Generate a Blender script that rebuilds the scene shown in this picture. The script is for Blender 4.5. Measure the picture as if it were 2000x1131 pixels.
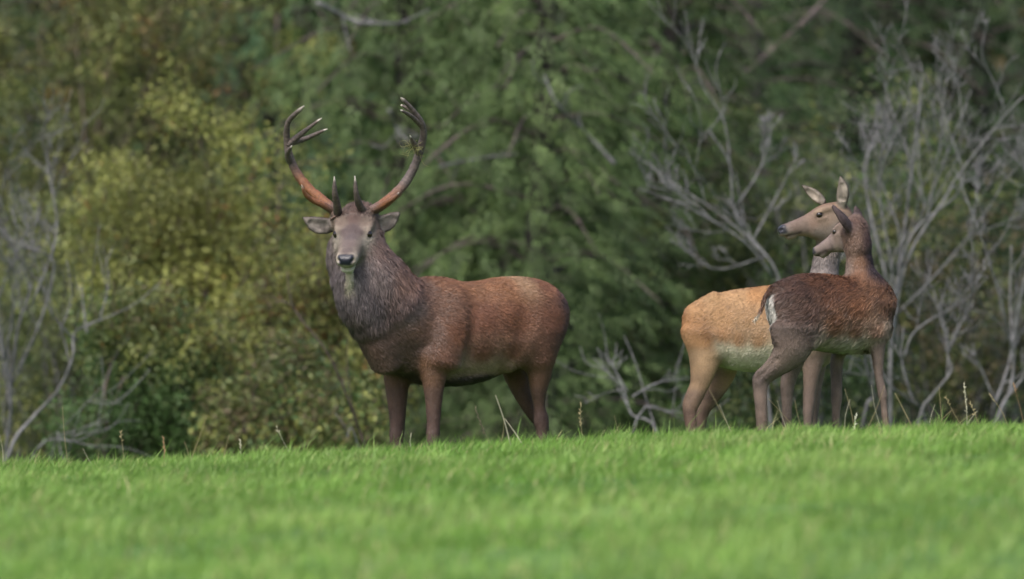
import bpy, math, random
import numpy as np
from mathutils import Vector

for o in list(bpy.data.objects):
    bpy.data.objects.remove(o)
SC = bpy.context.scene
COL = SC.collection
R = math.radians
rng = np.random.default_rng(7)
random.seed(7)

# ---------------------------------------------------------------- camera, sky, sun, exposure
FPX = 16000.0            # focal length in photograph pixels (2000 px wide)
ZC = 2.0                 # camera height
cam = bpy.data.cameras.new('camera')
cam.sensor_width = 36.0
cam.lens = 36.0 * FPX / 2000.0
cam.clip_start = 0.5
cam.clip_end = 2000
cam.dof.use_dof = True
cam.dof.focus_distance = 49.6
cam.dof.aperture_fstop = 1.95
cam_o = bpy.data.objects.new('camera', cam)
COL.objects.link(cam_o)
cam_o.location = (0, 0, ZC)
cam_o.rotation_euler = (R(90), 0, 0)
SC.camera = cam_o

SUN_EL, SUN_AZ = R(56), R(212)       # azimuth measured clockwise from +Y (the view direction)
world = bpy.data.worlds.new('World')
SC.world = world
world.use_nodes = True
wn = world.node_tree
bg = wn.nodes['Background']
sky = wn.nodes.new('ShaderNodeTexSky')
sky.sky_type = 'NISHITA'
sky.sun_disc = False
sky.sun_elevation = SUN_EL
sky.sun_rotation = SUN_AZ
sky.air_density = 1.0
sky.dust_density = 4.0
sky.ozone_density = 0.6
wn.links.new(sky.outputs[0], bg.inputs[0])
bg.inputs[1].default_value = 0.115
sun = bpy.data.lights.new('sun', 'SUN')
sun.energy = 1.6
sun.angle = R(16)
sun.color = (1.0, 0.975, 0.94)
sun_o = bpy.data.objects.new('sun', sun)
COL.objects.link(sun_o)
sd = Vector((math.sin(SUN_AZ) * math.cos(SUN_EL), math.cos(SUN_AZ) * math.cos(SUN_EL), math.sin(SUN_EL)))
sun_o.rotation_euler = sd.to_track_quat('Z', 'Y').to_euler()
sun_o.location = (0, 0, 40)
SC.view_settings.view_transform = 'Standard'
SC.view_settings.look = 'None'
SC.view_settings.gamma = 1.0
SC.view_settings.exposure = 1.32
SC.render.engine = 'CYCLES'
SC.cycles.max_bounces = 6
SC.cycles.diffuse_bounces = 3
SC.cycles.transmission_bounces = 3
SC.cycles.transparent_max_bounces = 4


# ---------------------------------------------------------------- helpers
def at(px, py, Y):
    """photograph pixel at distance Y -> world point"""
    return np.array([(px - 1000.0) * Y / FPX, Y, ZC - (py - 565.5) * Y / FPX])


def tag(o, label=None, cat=None, group=None, kind=None):
    if label: o['label'] = label
    if cat: o['category'] = cat
    if group: o['group'] = group
    if kind: o['kind'] = kind
    return o


def empty(name, loc):
    o = bpy.data.objects.new(name, None)
    o.empty_display_size = 0.1
    COL.objects.link(o)
    o.location = [float(c) for c in loc]
    return o


def mesh(name, V, polys, mat, parent=None, col=None, smooth=False, base=None, extra=None):
    """V (n,3) world; polys: list of (m,k) int arrays; col (n,3|4). base: origin of the object / its parent"""
    V = np.asarray(V, dtype=np.float64)
    if base is not None:
        V = V - np.asarray(base)
    me = bpy.data.meshes.new(name)
    if not isinstance(polys, (list, tuple)):
        polys = [polys]
    polys = [np.asarray(p, dtype=np.int32) for p in polys if len(p)]
    me.vertices.add(len(V))
    me.vertices.foreach_set('co', V.astype(np.float32).ravel())
    tot = np.concatenate([np.full(len(p), p.shape[1], dtype=np.int32) for p in polys])
    loops = np.concatenate([p.ravel() for p in polys])
    me.loops.add(len(loops))
    me.loops.foreach_set('vertex_index', loops)
    me.polygons.add(len(tot))
    st = np.zeros(len(tot), dtype=np.int32)
    st[1:] = np.cumsum(tot)[:-1]
    me.polygons.foreach_set('loop_start', st)
    me.polygons.foreach_set('loop_total', tot)
    if smooth:
        me.polygons.foreach_set('use_smooth', np.ones(len(tot), dtype=bool))
    me.update(calc_edges=True)
    if col is not None:
        col = np.asarray(col, dtype=np.float32)
        if col.shape[1] == 3:
            col = np.concatenate([col, np.ones((len(col), 1), np.float32)], 1)
        a = me.attributes.new('col', 'FLOAT_COLOR', 'POINT')
        a.data.foreach_set('color', col.ravel())
    me.materials.append(mat)
    o = bpy.data.objects.new(name, me)
    COL.objects.link(o)
    if parent is not None:
        o.parent = parent
    elif base is not None:
        o.location = [float(c) for c in base]
    return o


def hash3(ix, iy, iz, seed=0):
    n = (ix.astype(np.int64) * 374761393 + iy.astype(np.int64) * 668265263 + iz.astype(np.int64) * 2147483647 + seed * 1274126177)
    n = (n ^ (n >> 13)) * 1274126177
    n = n & 0x7fffffff
    return ((n ^ (n >> 16)) & 0xffff) / 65535.0


def vnoise(P, scale=1.0, seed=0):
    """value noise 0..1 at points P (n,3)"""
    P = np.asarray(P) * scale + 1000.0
    i = np.floor(P).astype(np.int64)
    f = P - i
    f = f * f * (3 - 2 * f)
    out = 0
    for dx in (0, 1):
        for dy in (0, 1):
            for dz in (0, 1):
                w = (f[:, 0] if dx else 1 - f[:, 0]) * (f[:, 1] if dy else 1 - f[:, 1]) * (f[:, 2] if dz else 1 - f[:, 2])
                out = out + w * hash3(i[:, 0] + dx, i[:, 1] + dy, i[:, 2] + dz, seed)
    return out


def unit(v):
    v = np.asarray(v, dtype=np.float64)
    return v / (np.linalg.norm(v, axis=-1, keepdims=True) + 1e-12)


def catmull(P, n):
    """resample rows of P (any columns) through a Catmull-Rom spline, n samples per span"""
    P = np.asarray(P, dtype=np.float64)
    if len(P) < 3:
        t = np.linspace(0, 1, n + 1)[:, None]
        return P[0] * (1 - t) + P[-1] * t
    Q = np.vstack([2 * P[0] - P[1], P, 2 * P[-1] - P[-2]])
    out = []
    for i in range(1, len(Q) - 2):
        p0, p1, p2, p3 = Q[i - 1], Q[i], Q[i + 1], Q[i + 2]
        for t in np.arange(n) / n:
            out.append(0.5 * ((2 * p1) + (-p0 + p2) * t + (2 * p0 - 5 * p1 + 4 * p2 - p3) * t * t + (-p0 + 3 * p1 - 3 * p2 + p3) * t ** 3))
    out.append(P[-1])
    return np.array(out)


class Soup:
    """collects vertices / polygons of one part"""
    def __init__(s):
        s.V, s.Q, s.T, s.C, s.n = [], [], [], [], 0

    def add(s, V, Q=None, T=None, C=None):
        V = np.asarray(V)
        if Q is not None and len(Q): s.Q.append(np.asarray(Q) + s.n)
        if T is not None and len(T): s.T.append(np.asarray(T) + s.n)
        s.V.append(V)
        if C is not None:
            C = np.asarray(C)
            if C.ndim == 1: C = np.tile(C, (len(V), 1))
            s.C.append(C)
        s.n += len(V)

    def build(s, name, mat, parent=None, base=None, smooth=False):
        polys = []
        if s.Q: polys.append(np.concatenate(s.Q))
        if s.T: polys.append(np.concatenate(s.T))
        return mesh(name, np.concatenate(s.V), polys, mat, parent, np.concatenate(s.C) if s.C else None, smooth, base)


def tube(soup, P, rad, sides=6, C=None, cap=True):
    """tapered tube along polyline P with radii rad"""
    P = np.asarray(P, dtype=np.float64)
    n = len(P)
    T = unit(np.gradient(P, axis=0))
    ref = np.array([0.0, 0, 1]) if abs(T[0, 2]) < 0.9 else np.array([1.0, 0, 0])
    U = np.zeros_like(P); u = unit(np.cross(T[0], ref))
    for i in range(n):
        u = unit(u - T[i] * np.dot(u, T[i])); U[i] = u
    W = np.cross(T, U)
    a = np.linspace(0, 2 * np.pi, sides, endpoint=False)
    rad = np.asarray(rad, dtype=np.float64)
    V = P[:, None, :] + rad[:, None, None] * (np.cos(a)[None, :, None] * U[:, None, :] + np.sin(a)[None, :, None] * W[:, None, :])
    V = V.reshape(-1, 3)
    i = np.arange(n - 1)[:, None] * sides
    j = np.arange(sides)[None, :]
    j2 = (j + 1) % sides
    Q = np.stack([i + j, i + j2, i + sides + j2, i + sides + j], -1).reshape(-1, 4)
    Tt = None
    Cc = None
    if C is not None:
        C = np.asarray(C)
        Cc = np.repeat(C, sides, axis=0) if C.ndim == 2 else np.tile(C, (len(V), 1))
    if cap:
        V = np.vstack([V, P[-1] + T[-1] * rad[-1] * 0.8, P[0]])
        k = len(V) - 2
        j = np.arange(sides); j2 = (j + 1) % sides
        b = (n - 1) * sides
        Tt = np.vstack([np.stack([b + j, b + j2, np.full(sides, k)], -1), np.stack([j2, j, np.full(sides, k + 1)], -1)])
        if Cc is not None:
            Cc = np.vstack([Cc, Cc[-1:], Cc[:1]])
    soup.add(V, Q, Tt, Cc)


# ---------------------------------------------------------------- materials
def new_mat(name):
    m = bpy.data.materials.new(name)
    m.use_nodes = True
    nt = m.node_tree
    return m, nt, nt.nodes['Principled BSDF'], nt.nodes['Material Output']


def attr_mat(name, rough=0.7, translucent=0.0, noise_scale=40.0, noise_amt=0.25, bump=0.0, bump_scale=200.0, spec=0.3, gloss_alpha=False, sheen=0.0):
    m, nt, p, out = new_mat(name)
    at_ = nt.nodes.new('ShaderNodeAttribute'); at_.attribute_name = 'col'
    tc = nt.nodes.new('ShaderNodeTexCoord')
    nz = nt.nodes.new('ShaderNodeTexNoise'); nz.inputs['Scale'].default_value = noise_scale; nz.inputs['Detail'].default_value = 4
    nt.links.new(tc.outputs['Object'], nz.inputs['Vector'])
    mr = nt.nodes.new('ShaderNodeMapRange')
    mr.inputs['To Min'].default_value = 1 - noise_amt; mr.inputs['To Max'].default_value = 1 + noise_amt
    mr.inputs['From Min'].default_value = 0.3; mr.inputs['From Max'].default_value = 0.7
    nt.links.new(nz.outputs[0], mr.inputs[0])
    mul = nt.nodes.new('ShaderNodeVectorMath'); mul.operation = 'SCALE'
    nt.links.new(at_.outputs['Color'], mul.inputs[0]); nt.links.new(mr.outputs[0], mul.inputs['Scale'])
    nt.links.new(mul.outputs[0], p.inputs['Base Color'])
    p.inputs['Roughness'].default_value = rough
    p.inputs['Specular IOR Level'].default_value = spec
    if sheen:
        p.inputs['Sheen Weight'].default_value = sheen
    if gloss_alpha:
        nt.links.new(at_.outputs['Alpha'], p.inputs['Roughness'])
    if bump:
        n2 = nt.nodes.new('ShaderNodeTexNoise'); n2.inputs['Scale'].default_value = bump_scale; n2.inputs['Detail'].default_value = 3
        nt.links.new(tc.outputs['Object'], n2.inputs['Vector'])
        b = nt.nodes.new('ShaderNodeBump'); b.inputs['Strength'].default_value = bump; b.inputs['Distance'].default_value = 0.01
        nt.links.new(n2.outputs[0], b.inputs['Height']); nt.links.new(b.outputs[0], p.inputs['Normal'])
    if translucent:
        tr = nt.nodes.new('ShaderNodeBsdfTranslucent')
        nt.links.new(mul.outputs[0], tr.inputs['Color'])
        mx = nt.nodes.new('ShaderNodeMixShader'); mx.inputs[0].default_value = translucent
        nt.links.new(p.outputs[0], mx.inputs[1]); nt.links.new(tr.outputs[0], mx.inputs[2])
        nt.links.new(mx.outputs[0], out.inputs['Surface'])
    return m


M_SKIN = attr_mat('deer_skin', 0.7, 0, 90, 0.10, 0.2, 260, 0.3, True)
M_FUR = attr_mat('deer_hair', 0.55, 0.0, 25, 0.12, spec=0.35)
M_ANTLER = attr_mat('antler_bone', 0.5, 0, 60, 0.35, 0.8, 140, 0.4)
M_HOOF = attr_mat('hoof_horn', 0.45, 0, 80, 0.2, 0.2, 120)
M_GRASS = attr_mat('meadow_grass', 0.5, 0.35, 3.0, 0.18, spec=0.35)
M_LEAF = attr_mat('leaf', 0.55, 0.3, 6.0, 0.2, spec=0.3)
M_FROND = attr_mat('conifer_frond', 0.6, 0.2, 6.0, 0.2, spec=0.25)
M_BARK = attr_mat('lichen_bark', 0.9, 0, 14, 0.45, 0.7, 60, 0.15)
M_STRAW = attr_mat('dry_straw', 0.7, 0.25, 60, 0.2)


def eye_material():
    m, nt, p, out = new_mat('deer_eye')
    tc = nt.nodes.new('ShaderNodeTexCoord')
    nz = nt.nodes.new('ShaderNodeTexNoise'); nz.inputs['Scale'].default_value = 30
    cr = nt.nodes.new('ShaderNodeValToRGB')
    cr.color_ramp.elements[0].color = (0.004, 0.003, 0.003, 1); cr.color_ramp.elements[1].color = (0.02, 0.011, 0.006, 1)
    nt.links.new(tc.outputs['Object'], nz.inputs['Vector']); nt.links.new(nz.outputs[0], cr.inputs[0]); nt.links.new(cr.outputs[0], p.inputs['Base Color'])
    p.inputs['Roughness'].default_value = 0.07
    p.inputs['Specular IOR Level'].default_value = 0.5
    return m


M_EYE = eye_material()


def ground_material(name, c1, c2, scale):
    m, nt, p, out = new_mat(name)
    tc = nt.nodes.new('ShaderNodeTexCoord')
    nz = nt.nodes.new('ShaderNodeTexNoise'); nz.inputs['Scale'].default_value = scale; nz.inputs['Detail'].default_value = 8
    cr = nt.nodes.new('ShaderNodeValToRGB')
    cr.color_ramp.elements[0].position = 0.35; cr.color_ramp.elements[1].position = 0.68
    cr.color_ramp.elements[0].color = (*c1, 1); cr.color_ramp.elements[1].color = (*c2, 1)
    nt.links.new(tc.outputs['Object'], nz.inputs['Vector']); nt.links.new(nz.outputs[0], cr.inputs[0]); nt.links.new(cr.outputs[0], p.inputs['Base Color'])
    p.inputs['Roughness'].default_value = 0.95
    b = nt.nodes.new('ShaderNodeBump'); b.inputs['Strength'].default_value = 0.6; b.inputs['Distance'].default_value = 0.05
    nt.links.new(nz.outputs[0], b.inputs['Height']); nt.links.new(b.outputs[0], p.inputs['Normal'])
    return m


M_GROUND = ground_material('ground_turf', (0.03, 0.075, 0.012), (0.06, 0.13, 0.022), 3.0)
M_SKY_BLOCK = ground_material('sky_block_dark', (0.012, 0.017, 0.008), (0.035, 0.045, 0.018), 1.2)  # dark cover of the added slope that shuts out the sky


# ---------------------------------------------------------------- terrain
def crest_z(x):
    px = 1000 + x * FPX / 46.5
    row = np.interp(px, [-3000, 0, 500, 860, 1200, 1600, 2000, 5000], [960, 899, 884, 868, 853, 836, 824, 790])
    return ZC - (row - 565.5) * 46.5 / FPX - 0.060


def ground_z(x, y):
    x = np.asarray(x, float); y = np.asarray(y, float)
    z = crest_z(x)
    f = np.clip(46.0 - y, 0, 60)
    b = np.clip(y - 46.0, 0, 100)
    bdrop = np.where(b < 6, 0.0125 * b * b, 0.45 + 0.15 * (b - 6))
    bdrop = np.minimum(bdrop, 0.45 + 0.9 * (1 - np.exp(-np.clip(b - 6, 0, None) / 6.0)))
    z = z - 0.21 * np.minimum((f / 16.0) ** 2, 4) - bdrop
    P = np.stack([x.ravel(), y.ravel(), np.zeros(x.size)], 1)
    n = (vnoise(P, 0.7, 3) - 0.5) * 0.05 + (vnoise(P, 2.1, 4) - 0.5) * 0.03
    return z + n.reshape(x.shape) * np.clip((y - 10) / 15, 0, 1)


def grid_mesh(name, xs, ys, zfun, mat):
    X, Y = np.meshgrid(xs, ys)
    Z = zfun(X, Y)
    V = np.stack([X, Y, Z], -1).reshape(-1, 3)
    nx, ny = len(xs), len(ys)
    i, j = np.meshgrid(np.arange(nx - 1), np.arange(ny - 1))
    a = (j * nx + i).ravel()
    return mesh(name, V, np.stack([a, a + 1, a + nx + 1, a + nx], -1), mat, smooth=True)


def spread(*segs):
    return np.unique(np.round(np.concatenate([np.arange(a, b, s) for a, b, s in segs]), 4))


gx = spread((-600, -40, 40), (-40, -8, 2), (-8, 8, 0.16), (8, 40, 2), (40, 601, 40))
gy = spread((-300, -10, 30), (-10, 24, 2), (24, 56, 0.16), (56, 100, 1.5), (100, 901, 50))
g = grid_mesh('ground', gx, gy, ground_z, M_GROUND)
tag(g, 'sloping green pasture ground rising to a low crest under the deer', 'ground', kind='structure')


def sky_block_z(x, y):
    base = ground_z(x, np.full_like(y, 85.0))
    P = np.stack([x.ravel(), y.ravel(), 0 * x.ravel()], 1)
    return base - 0.3 + np.clip(y - 87, 0, None) * 0.85 + (vnoise(P, 0.3, 9).reshape(x.shape) - 0.5) * 1.0


hx = spread((-90, -14, 5), (-14, 14, 0.8), (14, 91, 5))
hy = spread((85, 96, 0.8), (96, 131, 5))
h = grid_mesh('sky_block_slope', hx, hy, sky_block_z, M_SKY_BLOCK)  # solid slope added behind the wood so no sky light shows through gaps
tag(h, 'dark slope added behind the trees to block the sky', 'sky_block_slope', kind='structure')


# ---------------------------------------------------------------- meadow grass (uncountable)
def grass_field():
    rg = np.random.default_rng(11)
    xs, ys, hs, ws = [], [], [], []
    # (y0, y1, blades per m2, height, width)
    for y0, y1, dens, hh, ww in ((24, 34, 900, 0.085, 0.0075), (34, 41, 1500, 0.08, 0.006), (41, 45.2, 2600, 0.075, 0.0050), (45.2, 46.2, 4200, 0.07, 0.0042), (46.2, 48.2, 4600, 0.075, 0.0038), (48.2, 54, 900, 0.075, 0.006)):
        hw = 0.0625 * y1 + 1.5
        n = int((y1 - y0) * 2 * hw * dens)
        x = rg.uniform(-hw, hw, n); y = rg.uniform(y0, y1, n)
        xs.append(x); ys.append(y); hs.append(np.full(n, hh)); ws.append(np.full(n, ww))
    x = np.concatenate(xs); y = np.concatenate(ys); hh = np.concatenate(hs); ww = np.concatenate(ws)
    P = np.stack([x, y, 0 * x], 1)
    n1 = vnoise(P, 1.3, 21); n2 = vnoise(P, 5.0, 22); n3 = vnoise(P, 0.5, 23); n4 = vnoise(P, 12.0, 24)
    keep = rg.random(len(x)) < (0.35 + 0.9 * n2)
    x, y, hh, ww, n1, n2, n3, n4, P = [a[keep] for a in (x, y, hh, ww, n1, n2, n3, n4, P)]
    n = len(x)
    z = ground_z(x, y)
    H = 0.86 * hh * (0.25 + 0.6 * n1 + 1.3 * n2 * n4) * rg.uniform(0.6, 1.35, n)
    tall = rg.random(n) < 0.025
    H[tall] *= rg.uniform(1.2, 2.0, tall.sum())
    ang = rg.uniform(0, 2 * np.pi, n)
    lean = rg.uniform(0.1, 0.9, n) * H
    wind = np.array([0.25, 0.0])
    dx = np.cos(ang) * lean + wind[0] * H; dy = np.sin(ang) * lean
    face = rg.uniform(0, 2 * np.pi, n)
    sx = np.cos(face) * ww / 2; sy = np.sin(face) * ww / 2
    root = np.stack([x, y, z - 0.01], 1)
    mid = root + np.stack([dx * 0.35, dy * 0.35, H * 0.6], 1)
    tip = root + np.stack([dx, dy, H], 1)
    S = np.stack([sx, sy, 0 * sx], 1)
    V = np.stack([root - S, root + S, mid + S * 0.85, mid - S * 0.85, tip], 1).reshape(-1, 3)
    i = np.arange(n)[:, None] * 5
    Q = i + np.array([[0, 1, 2, 3]]); T = i + np.array([[3, 2, 4]])
    c_a = np.array([0.126, 0.245, 0.036]); c_b = np.array([0.245, 0.36, 0.088]); c_c = np.array([0.075, 0.16, 0.02])
    t = np.clip(1.1 * n3 + 0.7 * n2 - 0.45 + rg.normal(0, 0.25, n), 0, 1)[:, None]
    C = c_a * (1 - t) + c_b * t
    d = (np.clip(0.62 - n1, 0, 1) * 1.3)[:, None]
    C = C * (1 - d) + c_c * d
    C = C * (0.82 + 0.36 * vnoise(P, 2.6, 27))[:, None]
    straw = rg.random(n) < 0.035 + 0.10 * (n4 > 0.72) * (n1 > 0.45)
    C[straw] = np.array([0.40, 0.36, 0.17]) * rg.uniform(0.7, 1.2, (straw.sum(), 1))
    C = C * rg.uniform(0.8, 1.2, (n, 1))
    C = np.repeat(C, 5, axis=0)
    o = mesh('meadow_grass', V, [Q, T], M_GRASS, col=C)
    tag(o, 'bright green short meadow grass covering the slope below the deer', 'grass', kind='stuff')


grass_field()


# ---------------------------------------------------------------- woody growth
def grow(soup, P, r0, r1, depth, rg, col, tips, nchild=(3, 5), ang=(25, 60), ratio=0.55, up=0.25, wander=0.12, sides=5, start=0.25, bend=0.0):
    """tube along control polyline P, then side branches"""
    P = np.asarray(P)
    P = P.copy(); L0 = np.linalg.norm(P[-1] - P[0]) / max(1, len(P) - 1)
    P[1:-1] += rg.normal(0, wander * L0 * 0.25, P[1:-1].shape)
    Q = catmull(P, 4)
    L = np.sum(np.linalg.norm(np.diff(Q, axis=0), axis=1))
    rad = np.linspace(r0, r1, len(Q))
    c = col * rg.uniform(0.75, 1.25)
    tube(soup, Q, rad, sides, c)
    if depth <= 0:
        tips.append(Q)
        return
    for k in range(rg.integers(nchild[0], nchild[1] + 1)):
        f = rg.uniform(start, 0.97)
        i = min(int(f * (len(Q) - 1)), len(Q) - 2)
        T = unit(Q[i + 1] - Q[i])
        side = unit(np.cross(T, rg.normal(0, 1, 3)))
        a = R(rg.uniform(*ang))
        d = unit(T * math.cos(a) + side * math.sin(a) + np.array([0, 0, up]))
        l = L * ratio * rg.uniform(0.6, 1.2) * (1.1 - 0.5 * f)
        curl = unit(np.cross(d, rg.normal(0, 1, 3))) * l * rg.uniform(0.02, 0.16)
        p0 = Q[i]
        pts = np.array([p0, p0 + d * l * 0.35 + curl * 0.6, p0 + d * l * 0.7 + curl * 0.9 + np.array([0, 0, up * l * 0.1]), p0 + d * l + np.array([0, 0, (up * 0.35 - bend) * l])])
        rr = max(rad[i] * rg.uniform(0.45, 0.7), 0.003)
        grow(soup, pts, rr, max(rr * 0.35, 0.0022), depth - 1, rg, col, tips, nchild, ang, ratio, up, wander, max(4, sides - 1), 0.2, bend)
    tips.append(Q[len(Q) // 2:])


def leaves(soup, C0, size, cols, rg, droop=0.3, aspect=0.42):
    """leaf rhombs at points C0 (n,3); cols (n,3)"""
    n = len(C0)
    d = unit(rg.normal(0, 1, (n, 3)) + np.array([0, 0, -droop]))
    s = unit(np.cross(d, rg.normal(0, 1, (n, 3))))
    nn = np.cross(d, s)
    L = (size * rg.uniform(0.6, 1.3, n))[:, None]
    W = L * aspect * rg.uniform(0.8, 1.2, (n, 1))
    V = np.stack([C0, C0 + d * L * 0.45 + s * W / 2 + nn * W * 0.15, C0 + d * L, C0 + d * L * 0.45 - s * W / 2 + nn * W * 0.15], 1).reshape(-1, 3)
    i = np.arange(n)[:, None] * 4
    T = np.concatenate([i + np.array([[0, 1, 2]]), i + np.array([[0, 2, 3]])])
    soup.add(V, None, T, np.repeat(cols, 4, axis=0))


def palette(rg, n, cols, weights):
    idx = rg.choice(len(cols), n, p=np.array(weights) / np.sum(weights))
    return np.array(cols)[idx] * rg.uniform(0.8, 1.2, (n, 1))


YEL = (0.195, 0.205, 0.055); OLV = (0.115, 0.135, 0.046); GRN = (0.048, 0.084, 0.026); DKG = (0.026, 0.048, 0.018)
ORG = (0.20, 0.105, 0.026); BRN = (0.10, 0.078, 0.04); SAGE = (0.09, 0.11, 0.055)
GREYBARK = np.array([0.125, 0.121, 0.125]); BROWNBARK = np.array([0.10, 0.075, 0.065])


def leafy_bush(px, top, Y, hw, depth, label, cols, weights, seed, nleaf=26000, size=0.07, group=None, bark=BROWNBARK, stems=9, name='willow_bush', cat='bush', tint2=None):
    rg = np.random.default_rng(seed)
    b = at(px, 900, Y)
    gz = float(ground_z(np.array([b[0]]), np.array([Y]))[0])
    base = np.array([b[0], Y, gz - 0.05])
    zt = at(px, top, Y)[2]
    H = zt - gz
    root = empty(name, base)
    wood = Soup(); tips = []
    for k in range(stems):
        a = rg.uniform(0, 2 * np.pi)
        rr = math.sqrt(rg.random()) * 0.9
        end = base + np.array([math.cos(a) * hw * rr, math.sin(a) * depth * rr, H * (0.98 - 0.35 * rr * rr) * rg.uniform(0.8, 1.0)])
        p0 = base + np.array([math.cos(a) * 0.15, math.sin(a) * 0.15, 0])
        mid = p0 * 0.5 + end * 0.5 + rg.normal(0, 0.12, 3) + np.array([0, 0, 0.1 * H])
        grow(wood, [p0, mid, end], rg.uniform(0.016, 0.032), 0.006, 2, rg, bark, tips, (5, 7), (25, 65), 0.42, 0.3)
    wood.build('stems', M_BARK, root, base)
    # leaf clumps along the twigs plus clumps on the crown's shell
    TP = np.concatenate(tips)
    nleaf = int(nleaf * 1.35); size = size * 0.78; Yb = Y
    ncl = nleaf // 28
    cen = TP[rg.integers(0, len(TP), ncl)] + rg.normal(0, 0.07, (ncl, 3))
    k = ncl // 2
    a = rg.uniform(0, 2 * np.pi, k); zz = rg.uniform(0.04, 1.0, k)
    prof = np.sqrt(np.clip(1 - (np.clip(zz - 0.35, 0, 1) / 0.66) ** 2, 0, 1)) * (0.82 + 0.18 * np.clip(zz / 0.3, 0, 1))
    rr = prof * rg.uniform(0.5, 1.05, k)
    sh = base + np.stack([np.cos(a) * hw * rr, np.sin(a) * depth * rr, H * zz], 1)
    lump = vnoise(sh, 2.2, seed)
    sh = sh[lump > 0.42]
    cen = np.concatenate([cen, sh])
    cc = palette(rg, len(cen), cols, weights)
    big = vnoise(cen, 1.1, seed + 5)[:, None]
    if tint2 is not None:
        m = np.clip((big - 0.5) * 4, 0, 1)
        cc = cc * (1 - m) + np.array(tint2) * m * rg.uniform(0.75, 1.25, (len(cen), 1))
    cc = cc * (0.5 + 1.0 * big)
    per = rg.integers(12, 30, len(cen))
    idx = np.repeat(np.arange(len(cen)), per)
    pts = cen[idx] + rg.normal(0, 0.075, (len(idx), 3))
    fol = Soup()
    leaves(fol, pts, size, cc[idx] * rg.uniform(0.8, 1.2, (len(idx), 1)), rg)
    fol.build('foliage', M_LEAF, root, base)
    tag(root, label, cat, group)
    return root


leafy_bush(425, 225, 68.0, 1.0, 0.8, 'round yellow-green willow bush just behind the antlers of the stag', [(0.19, 0.20, 0.055), YEL, OLV, ORG], [5, 4, 2, 0.3], 101, 30000, tint2=YEL)
leafy_bush(590, 400, 66.5, 0.62, 0.55, 'low yellowing willow bush beside the stag\'s face and chest', [YEL, OLV, ORG, BRN], [5, 4, 0.8, 0.8], 102, 16000)
leafy_bush(300, 560, 64.5, 0.75, 0.6, 'low olive willow bush with a patch of orange leaves', [OLV, YEL, ORG, BRN, GRN], [5, 2.5, 0.7, 1.2, 2], 103, 18000, tint2=GRN)
leafy_bush(600, 660, 64.0, 0.72, 0.5, 'low brownish olive bush behind the stag\'s forelegs', [OLV, BRN, YEL, GRN], [4, 2, 1.2, 2], 104, 13000)
leafy_bush(90, -260, 75.0, 1.5, 1.0, 'tall russet and olive shrub above the grey twigs', [OLV, BRN, YEL, ORG], [5, 3, 3, 0.3], 105, 26000, 0.08, tint2=OLV)
leafy_bush(360, -300, 79.0, 1.5, 1.0, 'tall olive shrub rising behind the round willow bush', [OLV, YEL, GRN, ORG], [4, 2, 4, 0.3], 106, 26000, 0.08, tint2=YEL)
leafy_bush(110, 380, 69.5, 0.9, 0.7, 'pale sage-green shrub among bare grey twigs', [SAGE, OLV, YEL], [3, 3, 1.5], 107, 13000, bark=GREYBARK)
leafy_bush(1400, 190, 72.5, 1.0, 0.8, 'light green shrub behind the golden hind\'s rump', [GRN, SAGE, OLV, YEL], [4, 2.5, 2, 0.7], 108, 16000, bark=GREYBARK)
leafy_bush(1720, 130, 71.5, 1.15, 0.8, 'sparse green shrub behind the hinds\' heads', [SAGE, GRN, OLV, YEL], [2.5, 4, 2, 0.6], 109, 11000, bark=GREYBARK)
leafy_bush(1930, 330, 70.5, 0.9, 0.7, 'dull brownish shrub beyond the dark hind\'s breast', [BRN, OLV, DKG], [3, 3, 3], 110, 10000, bark=GREYBARK)
leafy_bush(1560, 560, 67.5, 0.7, 0.5, 'low dark green bush behind the legs of the hinds', [GRN, DKG, OLV], [3, 4, 2], 111, 9000, bark=GREYBARK)


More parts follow.
